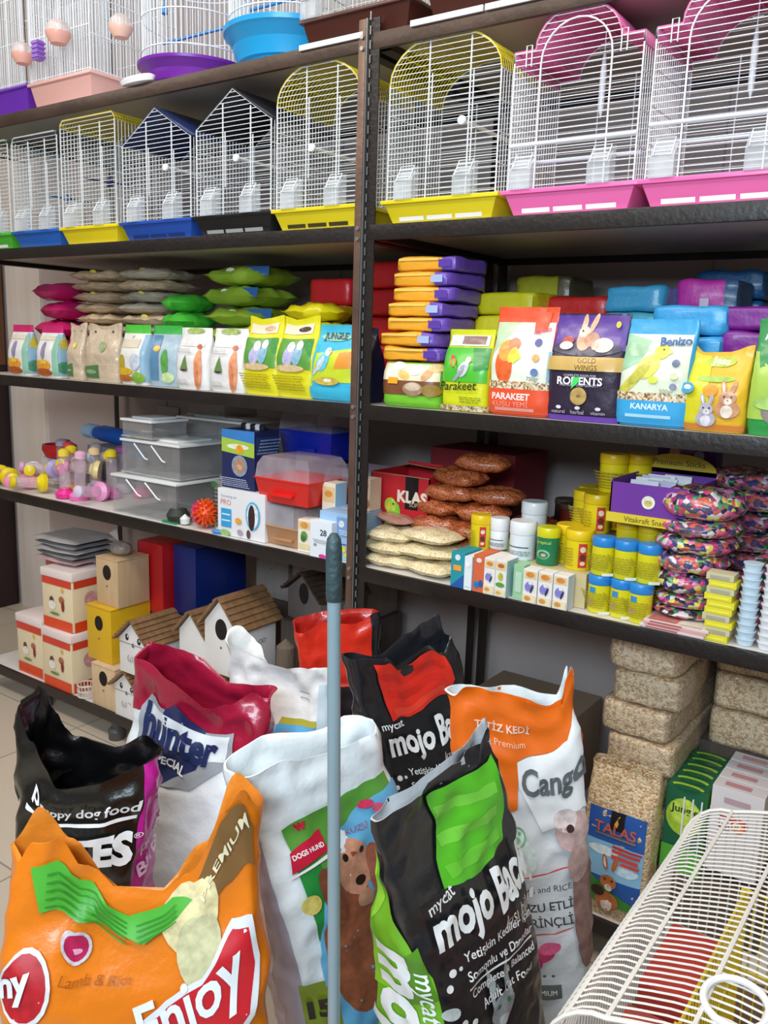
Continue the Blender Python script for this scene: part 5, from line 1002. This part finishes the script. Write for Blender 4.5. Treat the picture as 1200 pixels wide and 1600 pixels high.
# ------------------------------------------------------------------ big bags on the floor
BAGS = []
def bigbag(label, x, y, rz, w, d, h, body, lx=0, ly=0, **k):
    t = thing('pet_food_bag', label, 'bag', (x, y, 0), rz, k.pop('group', None))
    items = k.pop('items', None); text = k.pop('text', None); side = k.pop('side', None); lside = k.pop('lside', None); colfn = k.pop('colfn', None); lining = k.pop('lining', '#d4dade')
    b = Bag(w, d, h, lx, ly, k.pop('topd', .12), k.pop('n', 4.5), **k)
    b.body('bag_body', body, t, 112, 76, colfn, film(lining)); BAGS.append((t, b))
    if items: decal('printed_front', b.front, w, h, items, t, step=.009, base=.0036, lay=.0003)
    if text: decal('lettering', b.front, w, h, text, t, step=.009, base=.0085, lay=.0003)
    if side: decal('printed_right_side', b.side(1), d, h, side, t, step=.009, base=.0036)
    if lside: decal('left_side_print_shade', b.side(-1), d, h, lside, t, step=.009, base=.0036)
    return t
WT = '#eef1f2'
def stripes(c, u0, v0, u1, v1, n):
    return [('r', c[i % len(c)], u0, v0+(v1-v0)*i/n, u1, v0+(v1-v0)*(i+1)/n) for i in range(n)]
def cat(u, v, s):
    return [('p', '#a9b4b6', [(u-.3*s, v), (u-.26*s, v+.34*s), (u-.1*s, v+.2*s)]), ('p', '#a9b4b6', [(u+.3*s, v), (u+.26*s, v+.34*s), (u+.1*s, v+.2*s)]), ('e', '#9aa4a8', u, v, .34*s, .34*s), ('e', '#c8d0d2', u, v-.08*s, .14*s, .12*s), ('e', '#3c6a4a', u-.14*s, v+.04*s, .05*s, .05*s), ('e', '#3c6a4a', u+.14*s, v+.04*s, .05*s, .05*s), ('e', '#7c868a', u-.1*s, v+.16*s, .02*s, .1*s), ('e', '#7c868a', u+.1*s, v+.16*s, .02*s, .1*s), ('e', '#9aa4a8', u, v-.5*s, .4*s, .34*s)]
def mojo_items(c1, c2, c3, P, catat):
    L = [('p', c1, P)]
    (x0, y0), (x1, y1), (x2, y2), (x3, y3) = P[0], P[1], P[3], P[5]
    for q in (.18, .50, .82):     # diagonal bands across the panel
        a = Vector((x0, y0)).lerp(Vector((x3, y3)), q); b_ = Vector((x1, y1)).lerp(Vector((x2, y2)), q*.9+.05)
        L.append(('p', c2 if q < .6 else c3, [(a.x+.05, a.y), (b_.x-.04, b_.y), (b_.x-.05, b_.y-.018), (a.x+.06, a.y-.022)]))
    return L+cat(catat[0], catat[1], .30)
def mojo_text(mx, mv, bx, bv, ml, lv):
    return [('t', WT, 'mycat', ml-.03, mv+.052, .20, 4, .01), ('t', WT, 'mojo', mx, mv, .44, 0, .035, .1, 1.3), ('t', WT, 'Back', bx, bv, .38, 6, .035, .3, 1.7), ('t', '#c8c4b8', 'kısı bilet', .74, mv-.052, .30, 0, 0, .3),
            ('t', WT, 'Yetişkin Kediler için', .52, lv, .58, -4, .012), ('t', WT, 'Somonlu ve Danedar', .51, lv-.030, .58, -4, .012), ('t', WT, 'Complete & Balanced', .50, lv-.066, .56, -4, .012), ('t', WT, 'Adult Cat Food', .50, lv-.094, .44, -4, .012), ('p', WT, [(.20, lv-.043), (.78, lv-.053), (.78, lv-.049), (.20, lv-.039)]),
            ('e', WT, .14, lv, .022, .022), ('e', WT, .19, lv, .012, .012), ('e', WT, .10, lv-.02, .018, .018), ('e', WT, .88, mv-.05, .03, .022), ('e', WT, .92, mv-.03, .02, .02),
            ('e', WT, .14, lv-.125, .050, .040), ('e', WT, .08, lv-.10, .018, .022), ('e', WT, .13, lv-.09, .018, .024), ('e', WT, .19, lv-.10, .018, .022), ('e', '#b8c0c0', .08, lv-.06, .035, .035), ('t', WT, 'co', .13, lv-.17, .16, -30)]
BK = '#1b1c20'
# behind: red and black
bigbag('black and red cat food bag farthest back, beside the middle post', .125, -.150, 50, .19, .12, .72, [film('#d8301c'), film(BK), film('#c82a1a')], -.045, .009, topd=.45, amp=.006, seed=3, colfn=lambda a, b, v: 1 if (a > .80 and b < .9) else 0, pF=[(0, -.02), (.3, .0), (.7, -.005), (1, .02)], pB=[(0, .0), (.5, .015), (1, .015)], lining='#b02018', close=.6,
       side=[('p', '#d8301c', [(.55, .72), (.98, .60), (.98, .96), (.80, .96)])], items=[('r', '#2a2224', .0, .0, 1, .80), ('p', '#d8301c', [(.0, .80), (1, .80), (1, .83), (0, .82)])])
bigbag('black cat food bag with a red top panel, behind the green-topped one', .485, -.222, 72, .25, .10, .775, [film(BK), film('#c42018')], -.150, .06, topd=.40, amp=.006, seed=5, items=mojo_items('#e02c1c', '#d02418', '#e8402c', [(.16, .985), (.88, .99), (.90, .92), (.82, .87), (.5, .845), (.22, .83)], (.5, .40)), text=mojo_text(.34, .765, .77, .785, .24, .690), lining='#26282e', close=.6,
       pF=[(0, .0), (.3, -.01), (.42, -.035), (.7, -.005), (.9, -.03), (1, .0)], pB=[(0, .0), (.35, -.02), (.6, .01), (.8, .03), (.92, .045), (1, .0)], lside=[('p', '#b82018', [(.2, .5), (.8, .5), (.8, .85), (.2, .8)])])
# hunter
bigbag('crimson and white dog food bag with a navy shield logo', -.03, -.545, 12, .335, .15, .655, [film('#a01838'), film('#e4e8ec')], .03, .035, topd=.5, amp=.010, seed=9, fq=7, colfn=lambda a, b, v: 1 if v < .835-.02*a else 0, lining='#a01838', close=.62,
       pF=[(0, .02), (.15, .03), (.45, -.005), (.62, -.045), (.75, -.03), (.92, .0), (1, -.01)], pB=[(0, .05), (.3, .03), (.6, -.02), (1, .0)],
       items=[('p', '#9ca0a6', [(.12, .76), (.14, .87), (.20, .91), (.50, .885), (.82, .885), (.85, .79), (.60, .69), (.30, .66)]), ('p', '#1e2a58', [(.24, .78), (.34, .90), (.42, .935), (.62, .89), (.62, .76), (.38, .67)]), ('p', '#dfe3e8', [(.17, .855), (.20, .885), (.80, .875), (.80, .79), (.34, .785)])],
       text=[('t', '#1e2a58', 'hunter', .46, .832, .56, -2, .045, 0, 1.35), ('t', '#e6e9ee', 'SPECIAL', .42, .745, .26, -4, .03)])
# white carrier bag behind
bigbag('plain white bag with a small strawberry label behind the crimson bag', .078, -.345, 16, .245, .09, .655, [film2('#e6e4e2')], -.007, 0, topd=.5, amp=.009, seed=12, lining='#e8e8e6', close=.6, pF=[(0, .04), (.25, .015), (.5, .0), (.8, .012), (1, .02)], pB=[(0, .07), (.2, .03), (.4, -.02), (1, .0)],
       items=[('r', '#5aa8d4', .50, .66, .90, .83), ('r', '#b0a83a', .50, .82, .90, .84), ('e', '#e0506c', .68, .77, .08, .06), ('e', '#d83a58', .76, .75, .06, .06), ('e', '#e87890', .62, .785, .05, .04), ('r', '#b4b0ac', .72, .90, .82, .905), ('r', '#b4b0ac', .72, .92, .82, .925)], side=[('r', '#c4d4dc', .05, .1, .95, .95)])
# puppy
bigbag('glossy black puppy food bag with a magenta side and open mouth', -.030, -.830, 32, .235, .15, .600, [film('#15130f'), film('#c01a94'), film('#17161a')], .060, 0, topd=.75, amp=.010, seed=15, fq=7, colfn=lambda a, b, v: 1 if a > .93 and abs(b) < .97 else 0, lining='#0f0e10', close=.7,
       pF=[(0, .10), (.12, .05), (.3, -.035), (.6, -.02), (.85, .0), (1, .01)], pB=[(0, .12), (.12, .06), (.25, .01), (.6, .0), (.85, .02), (1, .0)],
       text=[('t', WT, 'puppy dog food', .56, .90, .78, -3, .02), ('r', WT, .14, .855, .94, .867), ('t', WT, 'BITES', .60, .77, .68, 0, .05, 0, 1.15), ('t', WT, '®', .96, .80, .04)], lside=[('t', WT, 'H', .5, .86, .4, 0, .04), ('t', WT, 'L', .5, .74, .4, 0, .05)], side=[('t', '#f0c8e4', 'puppy', .5, .76, .6, 20), ('t', '#f0c8e4', 'BITES', .5, .69, .6, 20, .03)])
# white dog bag
bigbag('white dog food bag with a brown puppy and a red logo beside the pole', .526, -.598, 75, .27, .14, .735, [film('#e4ecf0'), film('#b8aeb8')], -.135, .035, topd=.5, amp=.007, seed=20, lining='#e8eef0', close=.6,
       colfn=None, pF=[(0, -.01), (.25, .0), (.5, -.02), (.8, -.01), (1, -.01)], pB=[(0, -.01), (.3, .01), (.7, -.01), (1, .0)],
       items=[('p', '#5a9a3c', [(.15, .86), (.44, .89), (.93, .91), (.93, .87), (.40, .80), (.24, .60)]), ('p', '#2a8a3c', [(.16, .80), (.30, .79), (.34, .70), (.20, .60)]), ('p', '#6ab4dc', [(.16, .10), (.18, .56), (.24, .66), (.38, .80), (.70, .86), (.97, .885), (.97, .10)]), ('p', '#7a8c1c', [(.04, .0), (.04, .51), (.24, .51), (.24, .0)]),
              ('e', '#9a5a3c', .44, .56, .22, .48), ('e', '#8a4c34', .46, .72, .16, .18), ('e', '#c88e70', .54, .735, .14, .17), ('e', '#7a4630', .34, .70, .07, .18, 12), ('e', '#a8604a', .70, .70, .07, .18), ('e', '#20140e', .49, .765, .020, .024), ('e', '#20140e', .62, .765, .020, .024), ('e', '#2c1812', .56, .70, .04, .03), ('e', '#b88a6a', .56, .66, .07, .05), ('e', '#d8c468', .19, .70, .06, .06), ('p', '#c01c38', [(.13, .775), (.15, .815), (.37, .845), (.38, .80)]), ('p', '#f0e8ea', [(.11, .765), (.12, .77), (.39, .795), (.39, .787)]), ('e', '#d83c60', .72, .86, .05, .03), ('e', '#e05c7c', .79, .845, .04, .03)],
       text=[('t', '#f4eef0', 'DOGS HUND', .26, .810, .21, 7, .03), ('t', '#c01c38', 'w', .25, .86, .08, 8, .05), ('t', '#a8487c', 'KUZU', .62, .815, .15, 4), ('t', '#201c18', '15', .12, .45, .12, 0, .05)],
       lside=[('p', '#a8a0ac', [(.35, .2), (.95, .2), (.85, .94), (.55, .96)]), ('p', '#c4bcc6', [(.3, .2), (.5, .2), (.65, .9), (.5, .9)])])  # no print here: shade of the white gusset painted as purple-grey patches
# cango
bigbag('white dog food bag with an orange top and grey script logo', .725, -.355, 40, .225, .13, .755, [film('#e0e6ea'), film('#e86c12')], -.075, .03, topd=.45, amp=.007, seed=26, n=3.2, lining='#e8ecee', close=.62, colfn=lambda a, b, v: 1 if (b < .3 and v > .90-.10*max(0, a)) or v > .93 else 0,
       pF=[(0, .0), (.1, .025), (.5, .01), (.75, -.01), (.86, .0), (.93, .06), (1, .0)], pB=[(0, .01), (.5, .0), (.88, -.01), (.95, .05), (1, .0)],
       items=[('p', '#e86c12', [(0, .995), (.98, .99), (.98, .93), (.80, .90), (.48, .86), (.43, .75), (.0, .71)]), ('p', '#f0f3f5', [(.46, .855), (.80, .90), (.96, .93), (.97, .74), (.62, .70), (.46, .80)]), ('e', '#d6e8e4', .30, .64, .26, .20), ('e', '#7cb88c', .40, .69, .085, .085), ('e', '#d6e8e4', .40, .69, .07, .07), ('e', '#7cb88c', .40, .685, .035, .03), ('e', '#7cb88c', .37, .70, .012, .016), ('e', '#7cb88c', .40, .705, .012, .016), ('e', '#7cb88c', .43, .70, .012, .016),
              ('e', '#8a6a62', .92, .50, .09, .50), ('e', '#c8aaa6', .84, .70, .12, .15), ('e', '#e2d4d2', .80, .73, .09, .09), ('e', '#3a2420', .83, .71, .030, .028), ('e', '#b89a94', .88, .62, .08, .16), ('e', '#c83a6c', .56, .40, .10, .06, 20), ('e', '#d85a88', .62, .42, .09, .05, 20), ('e', '#a82a58', .50, .38, .06, .06), ('e', '#5a7a4a', .44, .43, .05, .02),
              ('e', '#d84a44', .54, .605, .12, .006, 8), ('e', '#d84a44', .72, .615, .10, .006, 12), ('e', '#d84a44', .54, .455, .12, .006, 8), ('e', '#d84a44', .72, .465, .10, .006, 12), ('r', '#5a6462', .30, .29, .70, .325)],
       text=[('t', '#60666a', 'Cango', .73, .815, .50, 10, .03, .25, 1.35), ('t', '#f4d8c4', 'TİTİZ KEDİ', .36, .93, .42, 0, .02), ('t', '#f4c8a4', '& Premium', .38, .895, .30), ('t', '#f8dcc8', 'TAVUK', .24, .815, .20, 0, .02), ('t', '#f8dcc8', 'ETLİ', .24, .785, .20, 0, .02), ('t', '#4a5256', 'LAMB and RICE', .58, .570, .48, 3), ('t', '#3c4448', 'KUZU ETLİ', .58, .53, .48, 4, .015), ('t', '#3c4448', 'PİRİNÇLİ', .60, .49, .42, 4, .015), ('t', '#5a6462', '• • • • •', .50, .35, .30), ('t', '#e8ecec', 'PET PREMIUM', .50, .307, .32)])
# green topped
bigbag('black cat food bag with a bright green top panel in front', .779, -.623, 85, .268, .14, .79, [film(BK), film('#1f2126')], -.135, .045, topd=.12, amp=.006, seed=31, items=mojo_items('#56b824', '#74cc40', '#66c232', [(.34, .985), (.92, .960), (.88, .88), (.79, .83), (.56, .81), (.27, .825), (.31, .87), (.38, .92)], (.46, .56)), text=mojo_text(.32, .765, .76, .775, .24, .700), lining='#b8bec4', close=.62,
       pF=[(0, -.02), (.3, -.01), (.6, -.005), (.85, .005), (.95, .02), (1, -.03)], pB=[(0, -.02), (.3, -.01), (.6, .0), (.85, .02), (.94, .035), (1, -.03)],
       lside=[('p', '#6fb41e', [(.10, .0), (.95, .0), (.90, .70), (.60, .86), (.42, .95), (.20, .80)]), ('p', '#8ccc2a', [(.14, .62), (.50, .64), (.42, .74), (.20, .74)]), ('p', '#93d232', [(.22, .78), (.5, .84), (.42, .92), (.3, .86)]), ('p', '#4f8c18', [(.55, .62), (.90, .66), (.86, .76), (.6, .72)]), ('p', '#8fd030', [(.4, .30), (.94, .30), (.94, .46), (.6, .52)]), ('t', WT, 'mojo', .46, .60, 1.55, -90, .045, 0, 1.15), ('t', WT, 'mycat', .80, .66, .55, -90, .01)])
# orange
bigbag('orange dog food bag with a red script logo and a green sticker', .427, -1.022, 48, .345, .15, .662, [film('#e27a12'), film('#dc7410')], -.004, .04, topd=.34, amp=.008, seed=40, fq=6, wv=[(0, .94), (.3, 1), (.82, 1), (1, .93)], lining='#e0852a', close=.62,
       pF=[(0, .0), (.08, .03), (.18, .035), (.28, -.008), (.42, -.045), (.60, -.052), (.72, -.03), (.86, .060), (.93, .095), (1, .05)], pB=[(0, .02), (.10, .06), (.22, .01), (.4, -.075), (.6, -.085), (.78, -.02), (.92, .085), (1, .06)],
       items=[('p', '#7d5a30', [(.68, .955), (.88, 1.0), (.97, .965), (.96, .90), (.80, .885)]), ('e', '#dfd2a0', .70, .90, .11, .17, 14), ('e', '#c8c49a', .73, .82, .085, .16, 8), ('p', '#4fae36', [(.08, .965), (.32, .970), (.46, .925), (.64, .972), (.72, .94), (.52, .865), (.36, .895), (.13, .885)]),
              ('e', '#c8c0c8', .27, .845, .056, .058), ('e', '#b01c50', .27, .845, .044, .046), ('e', '#e0a0b8', .27, .838, .022, .010), ('e', '#d8d8d8', .10, .775, .085, .12), ('e', '#b01824', .095, .775, .075, .105),
              ('p', '#dcdfe6', [(.42, .62), (.46, .685), (.60, .745), (.74, .775), (.86, .835), (.93, .825), (.955, .76), (.93, .66), (.78, .56), (.5, .54)]), ('p', '#c01826', [(.44, .625), (.48, .675), (.61, .733), (.74, .762), (.86, .820), (.915, .81), (.935, .75), (.91, .67), (.77, .575), (.5, .555)])],
       text=[('t', '#e6ecf2', 'Enjoy', .70, .715, .44, 22, .02, .2, 1.35), ('t', '#e6dcb8', 'PREMIUM', .85, .945, .20, 20, .01), ('t', '#a85a10', 'Lamb & Rice', .34, .795, .26, 3, 0, .4), ('t', '#e6ecf2', 'ny', .07, .775, .11, 10, .04, .2, 1.3)]+[('p', '#2f8a24', [(.15, .952-.013*i), (.33, .957-.013*i), (.45, .915-.011*i), (.45, .911-.011*i), (.33, .953-.013*i), (.15, .948-.013*i)]) for i in range(5)]+[('p', '#2f8a24', [(.49, .912-.012*i), (.65, .958-.013*i), (.65, .954-.013*i), (.49, .908-.012*i)]) for i in range(4)])
# ------------------------------------------------------------------ broom pole
t = thing('broom', 'grey metal broom pole with a dark grip leaning upright between the bags', 'broom', (.715, -.945, 0)); t.rotation_euler = (0, radians(-1.5), 0)
MB().lathe([(.0078, .04), (.0078, 1.08)], 18).build('pole', mat('#8fa4ae', .35, .3, 0, .0), t)
MB().lathe([(.0088, 1.065), (.0094, 1.07), (.0094, 1.125), (.0080, 1.138), (.004, 1.144), (0, 1.145)], 18).build('grip', mat('#2f4246', .55, 0, 0, .4, 90, .3, 40), t)
MB().box(-.10, .10, -.02, .02, .0, .045).build('broom_head', mat('#3a4a50', .6), t, bevel=.006)

# ------------------------------------------------------------------ wire cages bottom right
def vault(label, x, y, z, w, L, h, wirec='#e2dcd4', rz=0):
    t = thing('wire_cage', label, 'cage', (x, y, z), rz, None); wm = mat(wirec, .35, 0, .2); hw_ = w/2
    prof = [(-hw_-.012, 0), (-hw_-.010, h*.45), (-hw_-.002, h*.62)]+[(-hw_+.075*(1-cos(a)), h*.62+h*.30*sin(a)) for a in [pi/2*i/7 for i in range(1, 8)]]
    top = [(-hw_+.075+(w-.15)*i/8, h*.92+h*.08*sin(pi*i/8)) for i in range(1, 8)]
    full = prof+top+[(-p[0], p[1]) for p in reversed(prof)]
    m = MB(); n = int(L/.0118)
    for i in range(n+1): m.tube([(a, -L/2+L*i/n, c) for a, c in full], .00135, 5)
    m.build('arched_bars', wm, t, fix=False)
    m = MB()
    for k in (2, 6, 9, 12, 14, 17, 20, 24):
        if k < len(full): m.tube([(full[k][0], -L/2, full[k][1]+.002), (full[k][0], L/2, full[k][1]+.002)], .0028, 6)
    for y_ in (-L/2, L/2): m.tube([(a, y_, c+.001) for a, c in full], .0032, 6)
    m.build('frame', wm, t, fix=False)
    m = MB(); k = int(w/.014)
    for i in range(k+1):
        xx = -hw_+w*i/k; m.tube([(xx, L/2, 0), (xx, L/2, h*.92)], .0016, 4)
    m.build('end_panel', mat('#c8c4c8', .35, 0, .2), t, fix=False)
    return t
TZ = .34
o = MB(); o.box(.93, 1.45, -1.05, -.30, TZ-.02, TZ); 
for xx in (.94, 1.41):
    for yy in (-1.04, -.34): o.box(xx, xx+.03, yy, yy+.03, 0, TZ-.02)
tag(o.build('low_table', wood('#6a5644', '#7a6450'), None, bevel=.002), 'low wooden table under the white wire cages', 'table')
vault('white wire cage with a rounded top in the bottom right corner', 1.135, -.60, TZ, .38, .54, .325)
t = thing('wire_cage', 'yellow wire cage standing inside the white wire cage', 'cage', (1.19, -.62, TZ)); m = MB(); a, b, h = .115, .16, .255
ym = mat('#d8c030', .4)
for z in (0.004, h*.5, h):
    m.tube([(-a, -b, z), (a, -b, z), (a, b, z), (-a, b, z)], .0028, 6, closed=True)
for i in range(17):
    xx = -a+2*a*i/16
    for yy in (-b, b): m.tube([(xx, yy, 0), (xx, yy, h)], .0015)
for i in range(21):
    yy = -b+2*b*i/20
    for xx in (-a, a): m.tube([(xx, yy, 0), (xx, yy, h)], .0015)
m.build('bars', ym, t, fix=False)
m = MB()
for xx, yy in ((-a, -b), (a, -b), (-a, b), (a, b)): m.box(xx-.006, xx+.006, yy-.006, yy+.006, 0, h)
m.build('corner_post', ym, t)
MB().box(-a-.004, a+.004, -b-.004, b+.004, 0, .03).build('tray', plas('#d8c22c'), t, bevel=.002)
for x, y, w, d, h, c, l in ((1.005, -.50, .07, .16, .13, '#b83a30', 'brick red carton inside the white cage, rear'), (1.005, -.72, .07, .20, .12, '#a8443a', 'brick red carton inside the white cage, front'), (1.19, -.55, .10, .09, .16, '#c07a78', 'pink carton inside the yellow cage'), (1.17, -.70, .10, .09, .13, '#8c8894', 'grey carton inside the yellow cage')):
    pbox('carton', l, x, y, TZ+(.031 if x > 1.1 else .001), w, d, h, c, textlines('#e8d8c8', .1, .9, .2, .8, 4, 2))
o = MB().tube([(.033*cos(2*pi*i/28), .033*sin(2*pi*i/28), 0) for i in range(28)], .0042, 8, closed=True).build('cage_ring', plas('#e4e2e4'), None); o.location = (1.135, -.80, TZ+.332); o.rotation_euler = (radians(8), 0, 0); tag(o, 'white carrying ring on top of the white wire cage', 'ring')
t = sachet('clear bag with a blue print lying behind the white wire cage', 1.10, -.10, ZE+.0, .2, .15, .05, [mat('#8a94a0', .25, 0, .5, .5, 30)], 20, None, 300)
